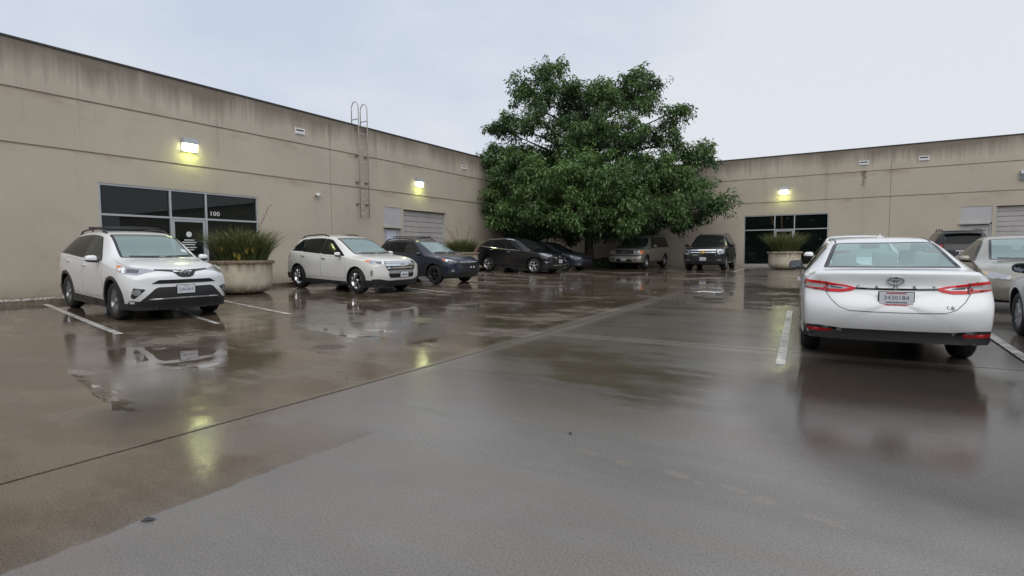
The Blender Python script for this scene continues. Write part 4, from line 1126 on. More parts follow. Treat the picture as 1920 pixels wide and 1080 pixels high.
    def side_windows(s, sa, sa2, sc2, sc, cuts, mats, lo=.03, hi=.035, r=.06, see=False, chrome=None):
        P = s.dlo(sa, sa2, sc2, sc, lo, hi)
        b = [-9]+list(cuts)+[99]
        for sg in (1, -1):
            for i in range(len(b)-1):
                q = clip_half(clip_half(P, 0, b[i+1], True), 0, b[i], False)
                if len(q) < 3: continue
                q = rpoly(q, r, 3)
                p3 = [(s.X0-a, 0, z) for a, z in q]
                m_ = mats[i] if isinstance(mats, list) else mats
                if see or m_ is not TWG: s.hole(p3, (0, sg, 0))
                s.drape('window', p3, (0, sg, 0), [GLOSSB, m_], off=.003, res=.09, zones=[(.028, 1)], default=0)
            if chrome: 
                low = [(q_, float(s.sh(q_))+lo-.012) for q_ in np.linspace(sa, sc, 12)]
                if chrome[1]: low = low + [(q_, float(s.top(q_)-s.drop(q_))-hi+.012) for q_ in np.linspace(sc2, sa2, 14)]
                s.side('window_trim', ribbon(low, .022), sg, [chrome[0]], off=.007, res=.12)
    # ---------------- doors, handles
    def doors(s, cuts, zb, handle_z=.10, hmat=None, arch=True, top=-.012):
        """cuts: s positions, one more than there are doors"""
        for sg in (1, -1):
            for i in range(len(cuts)-1):
                a, c = cuts[i], cuts[i+1]; P = []
                ra = s.r+.11
                def low(q):
                    z = float(s.bot(q))+zb
                    for ax_ in (s.fo, s.fo+s.wb):
                        d = abs(q-ax_)
                        if d < ra: z = max(z, s.r+math.sqrt(max(0, ra*ra-d*d)))
                    return z
                for q in np.linspace(a, c, 26): P.append((q, low(q)))
                for q in np.linspace(c, a, 10): P.append((q, float(s.sh(q))+top))
                d = s.side('door', rpoly(P, .03, 2), sg, [s.S.get('seam', SEAM), s.paint], off=.0025, res=.10, zones=[(.006, 1)])
                hs = c-.16; hz = float(s.sh(hs))-handle_z
                h = s.hit((s.X0-hs, sg*3, hz), (0, -sg, 0))
                if h:
                    bm = bmesh.new(); rbox(bm, (h.x, h.y+sg*.022, h.z), (.19, .022, .030), .009, 2); obj('handle', bm, hmat or s.paint, d, True)
    def bumper_corners(s, z0, z1, m=SATINB, rear=False, sA=.10, sB=.62, yA=.60):
        for sg in (1, -1):
            q = lambda t: (s.L-t if rear else t)
            P = [(q(sA), sg*yA, z0), (q(sB), sg*s.W/2, z0), (q(sB), sg*s.W/2, z1), (q(sA), sg*yA, z1)]
            if (sg > 0) == rear: P = P[::-1]
            s.obl('bumper_corner', rpoly(P, .02, 2), sg*(130 if rear else 50), [m], off=.016, res=.035)
    def seam_top(s, pts, w=.008, m=None):       # pts (s, y), a shut line drawn on the upper surfaces
        for sg in (1, -1):
            P = ribbon([(s.X0-q, sg*y) for q, y in pts], w)
            s.drape('shut_line', [(x_, y_, 1.0-x_*0) for x_, y_ in P], (.02, 0, 1), [m or s.S.get('seam', SEAM)], off=.0025, res=.08, skirt=False)
    # ---------------- mirrors
    def mirrors(s, q, z, out=.13, cap=None, size=(.10, .20, .135), low=BLACK, sides=(1, -1)):
        for sg in sides:
            yb = s.hit((s.X0-q, sg*3, z-.07), (0, -sg, 0)); y0 = yb.y if yb else sg*.8
            c = Vector((s.X0-q, y0+sg*out, z)); bm = bmesh.new()
            bmesh.ops.create_uvsphere(bm, u_segments=18, v_segments=12, radius=.5)
            for v in bm.verts:
                x_, y_, z_ = v.co
                if x_ < 0: x_ *= .35
                k = 1-.18*(1 if sg*y_ > 0 else -1)*abs(y_)*1.2
                sq = lambda t: math.copysign(abs(2*t)**.72/2, t)
                v.co = (c.x+x_*size[0]*1.5, c.y+sq(y_)*size[1], c.z+sq(z_)*size[2]*k)
            for f in bm.faces:
                if f.calc_center_median().z < c.z-size[2]*.22: f.material_index = 1
            m_ = obj('side_mirror', bm, [cap or s.paint, low], s.root, True)
            bm = bmesh.new(); rbox(bm, (c.x-.01, (c.y+y0)/2, c.z-.05), (.06, abs(out)*1.0, .045), .012, 1); obj('mirror_arm', bm, low, m_, True)
            bm = bmesh.new(); bmesh.ops.create_circle(bm, cap_ends=True, segments=20, radius=.5)
            for v in bm.verts:
                sq = lambda t: math.copysign(abs(2*t)**.72/2, t)
                a, b = v.co.x, v.co.y; v.co = (c.x-size[0]*.285, c.y+sq(a)*size[1]*.84, c.z+sq(b)*size[2]*.80)
            bmesh.ops.reverse_faces(bm, faces=[f for f in bm.faces if f.normal.x > 0])
            obj('mirror_glass', bm, MIRR, m_)
    # ---------------- wheels
    def wheels(s, rim_r, style, rim_mat, face=None, w=.225, back=DARKCAV, inset_=.03, track_in=.0):
        r = s.r; h = w/2
        wh = empty('wheel', (0, 0, 0), 0, s.root)
        bm = bmesh.new()
        pr = [(rim_r-.012, -h+.015), (rim_r+.01, -h+.004), (r-.045, -h), (r-.015, -h+.02), (r, -h+.05), (r, h-.05), (r-.015, h-.02), (r-.045, h), (rim_r+.01, h-.004), (rim_r-.012, h-.015)]
        lathe(bm, pr, 40, 'y')
        for off in (-.045, 0, .045): lathe(bm, [(r+.001, off-.006), (r-.008, off-.004), (r-.008, off+.004), (r+.001, off+.006)], 40, 'y')
        bmesh.ops.recalc_face_normals(bm, faces=bm.faces[:]); obj('tyre', bm, RUBBER, wh, True)
        bm = bmesh.new(); f = h-.015
        lathe(bm, [(rim_r-.012, f+.004), (rim_r+.004, f+.002), (rim_r+.004, f-.02), (rim_r-.022, f-.03), (rim_r-.03, -h+.03)], 40, 'y')
        lathe(bm, [(rim_r-.02, f-.10), (0, f-.10)], 32, 'y', mi=1)
        lathe(bm, [(.055, f-.012), (.05, f-.004), (.03, f), (0, f)], 20, 'y')
        lathe(bm, [(.06, f-.06), (.055, f-.012)], 20, 'y')
        n, kind = style
        def spoke(a0, wi, wo, da=0.0, mi=0):
            prof = []
            for rr, ww, dy in ((.045, wi, -.016), (rim_r*.55, (wi+wo)/2, -.010), (rim_r-.012, wo, -.004)):
                a = a0+da*(rr/rim_r); c_, s_ = math.cos(a), math.sin(a)
                pts = []
                for (tt, yy) in ((-1, dy-.03), (-.75, dy), (.75, dy), (1, dy-.03)):
                    pts.append(bm.verts.new((rr*c_-tt*ww/2*s_, f+yy, rr*s_+tt*ww/2*c_)))
                prof.append(pts)
            for i in range(2):
                for j in range(3):
                    fc = bm.faces.new((prof[i][j], prof[i][j+1], prof[i+1][j+1], prof[i+1][j])); fc.material_index = mi
        for k in range(n):
            a = 2*PI*k/n+PI/2
            if kind == 'twin': spoke(a-.03, .028, .030, -.17); spoke(a+.03, .028, .030, .17)
            elif kind == 'vee': spoke(a, .05, .055); spoke(a, .04, .03, .34); spoke(a, .04, .03, -.34)
            elif kind == 'wide': spoke(a, .075, .085)
            elif kind == 'cap': spoke(a, .07, .115)
            else: spoke(a, .034, .042)
        bmesh.ops.recalc_face_normals(bm, faces=bm.faces[:])
        rim = obj('rim', bm, [rim_mat, back], wh, False)
        y_in = lambda q: float(s.w(q))
        first = True
        for q in (s.fo, s.fo+s.wb):
            for sg in (1, -1):
                o = wh if first else wh.copy()
                if not first:
                    COL.objects.link(o); o.parent = s.root
                    for ch in list(wh.children):
                        c2 = ch.copy(); COL.objects.link(c2); c2.parent = o
                o.location = (s.X0-q, sg*(y_in(q)-h-inset_-track_in), r); o.rotation_euler = (0, 0, 0 if sg > 0 else PI)
                first = False
    # ---------------- finish shell: arches, holes
    def finish(s, lip=None, lipw=.05, arch_r=None, under=BLACK, lining=(.16, .16, .16)):
        bm = s.bm; Ra = arch_r or s.r+.055; W2 = s.W/2
        lim = W2-.34
        for ax_ in (s.fo, s.fo+s.wb):
            cx = s.X0-ax_; dele = []
            for f in bm.faces:
                c = f.calc_center_median()
                if abs(c.y) > lim and c.z < s.r+Ra and math.hypot(c.x-cx, c.z-s.r) < Ra and c.z < 1.0: dele.append(f)
                elif abs(c.y) > lim and c.z < s.r and abs(c.x-cx) < Ra and abs(f.normal.z) > .5: dele.append(f)
            bmesh.ops.delete(bm, geom=dele, context='FACES')
            for e in [e for e in bm.edges if len(e.link_faces) == 1]:
                for v in e.verts:
                    d = math.hypot(v.co.x-cx, v.co.z-s.r)
                    if d < Ra*1.25 and v.co.z > s.r*.8 and d > 1e-4 and abs(v.co.y) > lim:
                        v.co.x = cx+(v.co.x-cx)*Ra/d; v.co.z = s.r+(v.co.z-s.r)*Ra/d
            for sg in (1, -1):
                b2 = bmesh.new(); rows = []
                for yy in (None, lim-.02):
                    row = []
                    for k in range(25):
                        a = math.radians(-25+230*k/24); px, pz = cx+Ra*1.004*math.cos(a), max(.2, s.r+Ra*1.004*math.sin(a))
                        if yy is None:
                            h = s.bvh.ray_cast(Vector((cx+Ra*1.01*math.cos(a), sg*3, s.r+Ra*1.01*math.sin(a))), Vector((0, -sg, 0)))[0]
                            y = abs(h.y)-.006 if h else W2*.95
                            if y < lim: y = W2*.95
                        else: y = yy
                        row.append(b2.verts.new((px, sg*y, pz)))
                    rows.append(row)
                for k in range(24): b2.faces.new((rows[0][k], rows[0][k+1], rows[1][k+1], rows[1][k]))
                b2.faces.new(rows[1])
                obj('wheel_well', b2, DARKCAV, s.root)
            if lip:
                for sg in (1, -1):
                    a0, a1 = math.radians(-8), math.radians(188)
                    P = [(ax_-(Ra-.004)*math.cos(a0+(a1-a0)*k/24), s.r+(Ra-.004)*math.sin(a0+(a1-a0)*k/24)) for k in range(25)]
                    Q = [(ax_-(Ra+lipw)*math.cos(a1+(a0-a1)*k/24), s.r+(Ra+lipw)*math.sin(a1+(a0-a1)*k/24)) for k in range(25)]
                    s.side('wheel_arch', P+Q, sg, [lip], off=.010, res=.07)
        for poly3, n, ins in s.holes:
            n = Vector(n).normalized(); e1 = Vector((0, 0, 1)).cross(n); e1.normalize(); e2 = n.cross(e1)
            q = inset([(Vector(p).dot(e1), Vector(p).dot(e2)) for p in poly3], ins)
            fs = [f for f in bm.faces if f.normal.dot(n) > .15]
            C = np.array([(lambda c: (c.dot(e1), c.dot(e2), c.dot(n)))(f.calc_center_median()) for f in fs])
            ok = inside(q, C[:, :2])
            if abs(n.y) < .9: pass
            bmesh.ops.delete(bm, geom=[fs[i] for i in np.nonzero(ok)[0]], context='FACES')
        for f in bm.faces:
            c = f.calc_center_median()
            if f.normal.z < -.6 and c.z < .5: f.material_index = 1
        pm = s.paint
        obj('body', bm, [pm, under], s.root, True)
    # ---------------- inside of the car
    def cabin(s, s_dash, s_front, s_rear, seat_z=.32, cloth=CLOTH, head=True, dash_z=None):
        X, W2 = s.X0, s.W/2; zb = float(s.bot(2.2))
        bm = bmesh.new(); z_d = dash_z or float(s.sh(s_dash))-.01
        rbox(bm, (X-s_dash-.22, 0, z_d-.20), (.55, W2*1.66, .36), .08, 2)
        obj('dashboard', bm, TRIM, s.root, False)
        bm = bmesh.new(); box(bm, X-s_dash-2.3, X-s_dash, -W2*.86, W2*.86, zb+.05, zb+.09); obj('cabin_floor', bm, TRIM, s.root, False)
        bm = bmesh.new()
        R_w, cw = .185, Vector((X-s_dash-.52, W2*.42, z_d-.05))
        tube(bm, [cw+Vector((.10*math.sin(2*PI*k/20), R_w*math.cos(2*PI*k/20), R_w*.9*math.sin(2*PI*k/20))) for k in range(20)], .016, 6, True)
        tube(bm, [cw+Vector((0, -R_w, 0)), cw+Vector((0.03, 0, 0)), cw+Vector((0, R_w, 0))], .02, 6)
        obj('steering_wheel', bm, TRIM, s.root)
        for sq, ys in ((s_front, (.42, -.42)), (s_rear, (.46, 0, -.46))):
            for y in ys:
                bm = bmesh.new(); wd = .48 if sq == s_front else .44
                zs = zb+seat_z
                rbox(bm, (X-sq-.02, y*W2, zs), (.50, wd, .16), .05, 2)
                rbox(bm, (0, 0, .30), (.14, wd*.96, .60), .055, 2)
                bm.verts.ensure_lookup_table()
                o_ = bm
                seat = obj('seat', bm, cloth, s.root, True)
                me = seat.data
                for v in me.vertices:      # the second block is the backrest: lean it back and set it on the seat
                    if abs(v.co.x) < .2 and abs(v.co.y) < .26 and v.index >= len(me.vertices)//2:
                        xx, zz = v.co.x, v.co.z; v.co = (X-sq-.26-zz*.24+xx, y*W2+v.co.y, zs+.02+zz)
                if head:
                    b2 = bmesh.new(); rbox(b2, (X-sq-.42, y*W2, zs+.70), (.09, .26, .18), .04, 2); obj('headrest', b2, cloth, seat, True)
    # ---------------- small things
    def plate(s, at, rearward, lines, name='licence_plate', w=.305, h=.152, tilt=0.0):
        y, z = at; d = -1 if rearward else 1
        p = s.hit((d*9, y, z), (-d, 0, 0)); base = Vector((p.x+d*.022, y, z))
        bm = bmesh.new(); rbox(bm, (0, 0, 0), (w, h, .012), .004, 1); 
        M = Matrix.Translation(base) @ Matrix(((0, 0, d, 0), (d, 0, 0, 0), (0, 1, 0, 0), (0, 0, 0, 1)))
        bm.transform(M); pl = obj(name, bm, PLATE, s.root)
        b2 = bmesh.new(); rbox(b2, (0, 0, -.012), (w+.02, h+.02, .012), .003, 1); b2.transform(M); obj('plate_frame', b2, BLACK, pl)
        for (txt, size, dy, mm, sx) in lines:
            if txt is None:       # print too small to be read in the photograph: a row of dark strokes
                b3 = bmesh.new(); x_ = -w*.40*sx
                while x_ < w*.38*sx:
                    l_ = size*rnd.uniform(.28, .55); box(b3, x_, x_+l_, dy-size*.36, dy+size*.36, .0062, .0070); x_ += l_+size*.16
                b3.transform(M); obj('plate_print', b3, mm, pl, kind='stuff'); continue
            text_mesh('lettering', txt, size, mm, pl, M @ Matrix.Translation((0, dy, .0068)), .0006, sx=sx)
        return pl, M
    def emblem_oval(s, at, rearward, w, h, m=CHROME, name='emblem', tri=True, fill=None, tube_r=.009):
        y, z = at; d = -1 if rearward else 1
        p = s.hit((d*9, y, z), (-d, 0, 0)); M = Matrix.Translation((p.x+d*.02, y, z)) @ Matrix(((0, 0, d, 0), (d, 0, 0, 0), (0, 1, 0, 0), (0, 0, 0, 1)))
        bm = bmesh.new()
        def ell(a, b, cy=0, r=tube_r): tube(bm, [Vector((a*math.cos(2*PI*k/28), cy+b*math.sin(2*PI*k/28), 0)) for k in range(28)], r, 6, True)
        ell(w/2, h/2)
        if tri: ell(w*.30, h*.17, h*.22, tube_r*.8); ell(w*.12, h*.46, 0, tube_r*.8)
        if fill:
            vs_ = [bm.verts.new((w/2*math.cos(2*PI*k/28), h/2*math.sin(2*PI*k/28), .004)) for k in range(28)]; f = bm.faces.new(vs_); f.material_index = 1
        bm.transform(M); return obj(name, bm, [m]+([fill] if fill else []), s.root)
    def rails(s, q0, q1, m, h=.055, r=.018, inset_=.05, feet=3):
        for sg in (1, -1):
            bm = bmesh.new(); pts = []
            for k in range(9):
                t = k/8; q = q0+(q1-q0)*t; y = sg*(float(s.wt(q))-inset_)
                hz = s.hit((s.X0-q, y, 4), (0, 0, -1)); e = min(1, min(t, 1-t)*7)
                pts.append((s.X0-q, y, hz.z+(.0 if e == 0 else h*e**.5)))
            tube(bm, pts, r, 8)
            for k in (1, 4, 7): p = pts[k]; tube(bm, [(p[0], p[1], p[2]-h-.02), p], r*.8, 6)
            obj('roof_rail', bm, m, s.root)
    def wipers(s, sb, n=2):
        for y0 in (.10, -.52):
            bm = bmesh.new(); pts = []
            for k in range(6):
                y = y0+.5*k/5; q = sb+.03-.10*(1-(y/.75)**2)+.02*k/5; pts.append((s.X0-q, y, float(s.top(q))+.022))
            tube(bm, pts, .010, 5); obj('wiper', bm, BLACK, s.root)
    def place(s, x, y, deg, label, cat, group='cars parked in the courtyard'):
        s.root.location = (x, y, ground_z(x, y)); 
        # follow the fall of the lot
        h = math.radians(deg); f = Vector((math.cos(h), math.sin(h)))
        a = .5*s.wb; gx = (ground_z(x+f.x*a, y+f.y*a)-ground_z(x-f.x*a, y-f.y*a))/(2*a)
        g = Vector((-f.y, f.x)); gy = (ground_z(x+g.x*.8, y+g.y*.8)-ground_z(x-g.x*.8, y-g.y*.8))/1.6
        s.root.rotation_euler = (math.atan(gy), -math.atan(gx), h)
        s.root.location.z = .5*(ground_z(x+f.x*a, y+f.y*a)+ground_z(x-f.x*a, y-f.y*a))
        tag(s.root, label, cat, group)

def weather(mt, amount):
    nt = mt.node_tree; N = nt.nodes; L = nt.links; b = N['Principled BSDF']
    g = N.new('ShaderNodeTexCoord'); sp = N.new('ShaderNodeSeparateXYZ'); L.new(g.outputs['Object'], sp.inputs[0])
    lo = N.new('ShaderNodeMapRange'); lo.inputs[1].default_value = .62; lo.inputs[2].default_value = .22; L.new(sp.outputs['Z'], lo.inputs[0])
    n = N.new('ShaderNodeTexNoise'); n.inputs['Scale'].default_value = 3.5; n.inputs['Detail'].default_value = 7; n.inputs['Roughness'].default_value = .7; L.new(g.outputs['Object'], n.inputs['Vector'])
    m1 = N.new('ShaderNodeMath'); m1.operation = 'MULTIPLY'; L.new(lo.outputs[0], m1.inputs[0]); L.new(n.outputs['Fac'], m1.inputs[1])
    m2 = N.new('ShaderNodeMath'); m2.operation = 'MULTIPLY_ADD'; m2.use_clamp = True; L.new(m1.outputs[0], m2.inputs[0]); m2.inputs[1].default_value = amount; m2.inputs[2].default_value = .015
    mx_ = N.new('ShaderNodeMix'); mx_.data_type = 'RGBA'; L.new(m2.outputs[0], mx_.inputs[0]); mx_.inputs[6].default_value = b.inputs['Base Color'].default_value[:]; mx_.inputs[7].default_value = (.16, .14, .115, 1)
    L.new(mx_.outputs[2], b.inputs['Base Color'])
    v = N.new('ShaderNodeTexVoronoi'); v.inputs['Scale'].default_value = 75; L.new(g.outputs['Object'], v.inputs['Vector'])      # rain beads
    r = N.new('ShaderNodeMapRange'); r.inputs[1].default_value = .32; r.inputs[2].default_value = .05; L.new(v.outputs['Distance'], r.inputs[0])
    bp = N.new('ShaderNodeBump'); bp.inputs['Strength'].default_value = .30; bp.inputs['Distance'].default_value = .003; L.new(r.outputs[0], bp.inputs['Height'])
    L.new(bp.outputs[0], b.inputs['Coat Normal'])
    return mt
def carpaint(name, c, metal=0.0, rough=.32, lining=(.20, .20, .20), flake=0.0):
    return weather(mat(name, c, rough, metal, coat=1.0, coat_rough=.02, spec=.5 if max(c) > .2 else .08, lining=lining), .9 if max(c) > .2 else .22)
WHT = carpaint('white_paint', (.78, .79, .80)); PEARL = carpaint('pearl_white_paint', (.76, .75, .72))
# ------------------------------------------------------------------ the cars
def sym(pts): return [(-y, z) for y, z in pts[::-1]]
def mirror_pts(pts): return [(a, -y, z) for a, y, z in pts][::-1]

# ---- white compact SUV (left foreground)
def suv_a():
    c = Car(dict(kind='parked_suv', L=4.60, W=1.845, wb=2.66, fo=.92, r=.353, paint=WHT, seam=SEAMW,
        top=[(0, .86), (.06, .93), (.2, .985), (.6, 1.06), (1.08, 1.125), (1.25, 1.175), (1.95, 1.565), (2.3, 1.64), (2.8, 1.665), (3.5, 1.64), (4.02, 1.57), (4.2, 1.47), (4.42, 1.22), (4.54, 1.06), (4.6, .97)],
        sh=[(0, .78), (.3, .90), (1.0, 1.0), (1.3, 1.03), (2.5, 1.07), (3.6, 1.13), (4.2, 1.15), (4.5, 1.0), (4.6, .88)],
        bot=[(0, .21), (.15, .19), (.8, .20), (3.8, .22), (4.45, .30), (4.6, .40)],
        w=[(0, .82), (.1, .87), (.4, .91), (.9, .923), (2.5, .915), (3.6, .922), (4.2, .89), (4.5, .83), (4.6, .78)],
        wt=[(0, .64), (.6, .70), (1.1, .715), (1.35, .705), (1.95, .615), (2.8, .59), (3.8, .57), (4.2, .56), (4.6, .60)],
        drop=[(0, .03), (1.1, .045), (1.95, .05), (3, .06), (4.2, .07), (4.6, .05)],
        fp=[(.2, .10), (.36, .02), (.5, 0), (.62, .015), (.78, .03), (.88, .06), (1.0, .13)], rp=[(.3, .10), (.5, 0), (.75, .02), (1.0, .06), (1.6, .06)], fround=.34, rround=.2))
    c.windscreen('windshield', 1.20, 2.06, [GLOSSB, WSG]); c.wipers(1.20)
    c.windscreen('rear_window', 4.42, 4.14, [GLOSSB, TWG], rear=True, bow=.02, topbow=.02, see=False)
    c.side_windows(1.52, 2.14, 3.95, 4.12, (2.58, 3.52), [SWG, TWG, TWG], r=.05)
    c.doors((1.42, 2.55, 3.55), .19)
    for sg in (1, -1):
        c.side('sill', rpoly([(1.33, .20), (1.33, .34), (3.2, .36), (3.2, .21)], .02), sg, [SATINB], off=.012, res=.1)
        hl = [(.34, .47, .905), (.22, .40, .925), (.30, .50, .955), (.50, .72, .985), (.80, .88, 1.015), (.70, .90, .93), (.52, .86, .875), (.36, .66, .855)]
        hl = [(a, sg*y, z) for a, y, z in hl]
        f = (lambda P: P) if sg > 0 else (lambda P: P[::-1])
        amb = f([(a, sg*y, z) for a, y, z in [(.80, .88, 1.015), (.66, .83, 1.0), (.60, .87, .905), (.66, .90, .925)]])
        drk = f([(a, sg*y, z) for a, y, z in [(.40, .62, .945), (.55, .78, .965), (.52, .80, .895), (.38, .64, .885)]])
        h = c.obl('headlight', f(hl), sg*32, [LAMPCLR, AMBER, LAMPDRK], off=.008, res=.05, zones=[(amb, 1), (drk, 2)])
        c.obl('light_guide', f([(a, sg*y, z) for a, y, z in [(.66, .825, .995), (.62, .79, .99), (.50, .83, .885), (.56, .855, .88)]]), sg*32, [LAMPWHT], off=.014, res=.05, parent=h)
        fog = [(sg*.64, .60), (sg*.80, .625), (sg*.83, .46), (sg*.80, .42)]
        c.front('fog_lamp_recess', rpoly(f(fog), .02), [SATINB], off=.008, res=.05)
        fl = [(sg*(.765+.055*math.cos(a)), .545+.055*math.sin(a)) for a in np.linspace(0, 2*PI, 16, endpoint=False)]
        c.front('fog_lamp', f(fl), [LAMPCLR], off=.018, res=.04)
        tl = [(4.40, .74, 1.10), (4.20, .88, 1.09), (4.22, .89, .98), (4.5, .70, .95)]
        c.obl('taillight', f([(a, sg*y, z) for a, y, z in tl]), sg*140, [RED], off=.01, res=.06)
    G_ = [(-.46, .930), (-.20, .905), (-.13, .83), (-.07, .805), (.07, .805), (.13, .83), (.20, .905), (.46, .930), (.46, .955), (.2, .945), (0, .935), (-.2, .945), (-.46, .955)]
    c.front('grille', rpoly(G_, .02, 3), [GLOSSB], off=.008, res=.05)
    c.front('lower_grille', rpoly([(-.56, .695), (.56, .695), (.44, .765), (-.44, .765)], .02), [DARKCAV], off=.006, res=.06)
    c.front('air_intake', rpoly([(-.74, .36), (.74, .36), (.50, .615), (.44, .635), (-.44, .635), (-.50, .615)], .03), [SATINB], off=.008, res=.06)
    c.front('skid_strip', rpoly(ribbon([(-.60, .415), (-.3, .425), (0, .428), (.3, .425), (.60, .415)], .022), .005), [SILVERP], off=.018, res=.06)
    c.front('bumper_valance', rpoly([(-.86, .215), (.86, .215), (.84, .395), (.62, .37), (-.62, .37), (-.84, .395)], .03), [SATINB], off=.010, res=.06)
    c.seam_top([(1.20, .76), (.8, .77), (.5, .72), (.30, .55)]); c.bumper_corners(.215, .335, sA=.06, yA=.5); c.bumper_corners(.26, .48, rear=True)
    c.emblem_oval((0, .885), False, .150, .105, CHROME)
    c.plate((-.02, .585), False, [('TEXAS', .026, .052, INK, 1.0), ('LJW-0819', .074, -.010, INK, .82)])
    c.mirrors(1.62, 1.115)
    c.rails(2.2, 4.0, SATINB)
    for q in (2.55, 3.4):
        bm = bmesh.new(); y = float(c.wt(q))-.06; tube(bm, [(c.X0-q, -y, 1.715), (c.X0-q, 0, 1.735), (c.X0-q, y, 1.715)], [.02, .022, .02], 8); obj('crossbar', bm, SATINB, c.root)
    st = c.obl('inspection_sticker', [(1.40, .50, 1.25), (1.38, .60, 1.25), (1.47, .59, 1.30), (1.48, .50, 1.30)], 0, [PLATE], elev=55, off=.005, res=.05)
    c.wheels(.225, (5, 'twin'), mat('machined_rim', (.34, .345, .36), .28, .8), w=.23)
    c.cabin(1.40, 2.35, 3.3, cloth=CLOTHL)
    c.finish(lip=SATINB, lipw=.055)
    c.root.scale = (1.04, 1.04, 1.04); c.place(-13.30, 5.90, -5.0, 'white compact SUV with roof crossbars parked nose out in front of storefront 100', 'car')
suv_a()

# ---- pearl white crossover with chrome bar grille
def suv_b():
    c = Car(dict(kind='parked_suv', L=4.68, W=1.93, wb=2.824, fo=.96, r=.372, paint=PEARL, seam=SEAMW,
        top=[(0, .90), (.06, .965), (.2, 1.015), (.6, 1.08), (1.1, 1.13), (1.3, 1.18), (2.15, 1.60), (2.5, 1.675), (2.9, 1.70), (3.6, 1.675), (4.1, 1.60), (4.32, 1.46), (4.5, 1.23), (4.6, 1.08), (4.68, .98)],
        sh=[(0, .84), (.3, .93), (1.0, 1.01), (1.3, 1.04), (2.5, 1.085), (3.6, 1.14), (4.3, 1.17), (4.55, 1.02), (4.68, .90)],
        bot=[(0, .22), (.15, .20), (.8, .21), (3.9, .23), (4.5, .33), (4.68, .42)],
        w=[(0, .87), (.1, .91), (.4, .95), (.9, .965), (2.5, .955), (3.6, .965), (4.2, .935), (4.5, .88), (4.68, .82)],
        wt=[(0, .72), (.6, .76), (1.1, .765), (1.4, .745), (2.1, .66), (2.8, .63), (3.8, .61), (4.3, .59), (4.68, .64)],
        drop=[(0, .03), (1.1, .045), (2.1, .055), (3, .065), (4.3, .075), (4.68, .05)],
        fp=[(.2, .12), (.4, .02), (.55, 0), (.75, .01), (.9, .03), (1.0, .08)], rp=[(.3, .10), (.5, 0), (.75, .02), (1.0, .05), (1.6, .05)], fround=.30, rround=.2))
    c.windscreen('windshield', 1.22, 2.22, [GLOSSB, WSG]); c.wipers(1.22)
    c.windscreen('rear_window', 4.5, 4.24, [GLOSSB, TWG], rear=True, bow=.02, topbow=.02, see=False)
    c.side_windows(1.50, 2.28, 3.85, 4.36, (2.62, 3.58), [TWG, TWG, TWG], r=.05)
    c.doors((1.42, 2.6, 3.62), .20, hmat=SILVERP)
    for sg in (1, -1):
        f = (lambda P: P) if sg > 0 else (lambda P: P[::-1])
        c.side('sill', rpoly([(1.40, .21), (1.40, .33), (3.35, .35), (3.35, .22)], .02), sg, [SATINB], off=.012, res=.1)
        hl = [(.20, .60, .955), (.62, .93, 1.0), (.60, .945, .955), (.34, .86, .875), (.18, .62, .865)]
        amb = [(.62, .93, 1.0), (.42, .86, .985), (.42, .90, .92), (.60, .945, .955)]
        c.obl('headlight', f([(a, sg*y, z) for a, y, z in hl]), sg*38, [LAMPCLR, AMBER, LAMPDRK], off=.008, res=.05, zones=[(f([(a, sg*y, z) for a, y, z in amb]), 1), (f([(a, sg*y, z) for a, y, z in [(.21, .64, .94), (.27, .76, .94), (.26, .78, .885), (.19, .66, .88)]]), 2)])
        c.obl('marker_reflector', f([(a, sg*y, z) for a, y, z in [(.30, .86, .70), (.36, .91, .70), (.36, .91, .545), (.32, .88, .545)]]), sg*45, [SILVERP], off=.006, res=.05)
        c.obl('taillight', f([(a, sg*y, z) for a, y, z in [(4.50, .74, 1.12), (4.30, .93, 1.12), (4.32, .94, .94), (4.56, .74, .92)]]), sg*135, [RED], off=.01, res=.06)
    c.front('grille', rpoly([(-.58, .955), (.58, .955), (.60, .86), (.52, .70), (.44, .64), (-.44, .64), (-.52, .70), (-.60, .86)], .04), [GLOSSB], off=.006, res=.06)
    for z, hw, th in ((.925, .575, .045), (.845, .59, .048), (.765, .545, .046)):
        c.front('grille_bar', rpoly([(-hw, z-th/2), (hw, z-th/2), (hw-.01, z+th/2), (-hw+.01, z+th/2)], .01), [CHROME], off=.022, res=.06)
    c.front('lower_grille', rpoly([(-.50, .60), (.50, .60), (.46, .70), (-.46, .70)], .02), [SILVERP], off=.012, res=.06)
    c.front('air_intake', rpoly([(-.45, .475), (.45, .475), (.50, .60), (-.50, .60)], .03), [DARKCAV], off=.008, res=.06)
    c.front('bumper_valance', rpoly([(-.90, .25), (.90, .25), (.89, .45), (.75, .45), (.5, .40), (-.5, .40), (-.75, .45), (-.89, .45)], .04), [SATINB], off=.010, res=.06)
    c.seam_top([(1.22, .82), (.8, .83), (.45, .78), (.25, .60)]); c.bumper_corners(.20, .41); c.bumper_corners(.28, .48, rear=True)
    c.emblem_oval((0, .845), False, .20, .085, CHROME, tri=False, fill=mat('emblem_blue', (.45, .5, .58), .3), tube_r=.008)
    c.plate((.06, .565), False, [(None, .070, -.010, INK, .95)])
    c.mirrors(1.66, 1.13); c.rails(2.6, 4.1, SATINB, .045)
    c.wheels(.24, (5, 'twin'), CHROME, w=.245)
    c.cabin(1.42, 2.45, 3.4, cloth=CLOTHL)
    c.finish(lip=None)
    bm = bmesh.new(); tube(bm, [(c.X0-2.35, 0, 1.665), (c.X0-2.42, 0, 1.71)], [.012, .006], 6); obj('antenna', bm, BLACK, c.root)
    c.place(-13.60, 12.15, -3.0, 'pearl white crossover with a chrome bar grille, second car along the left wall', 'car')
suv_b()

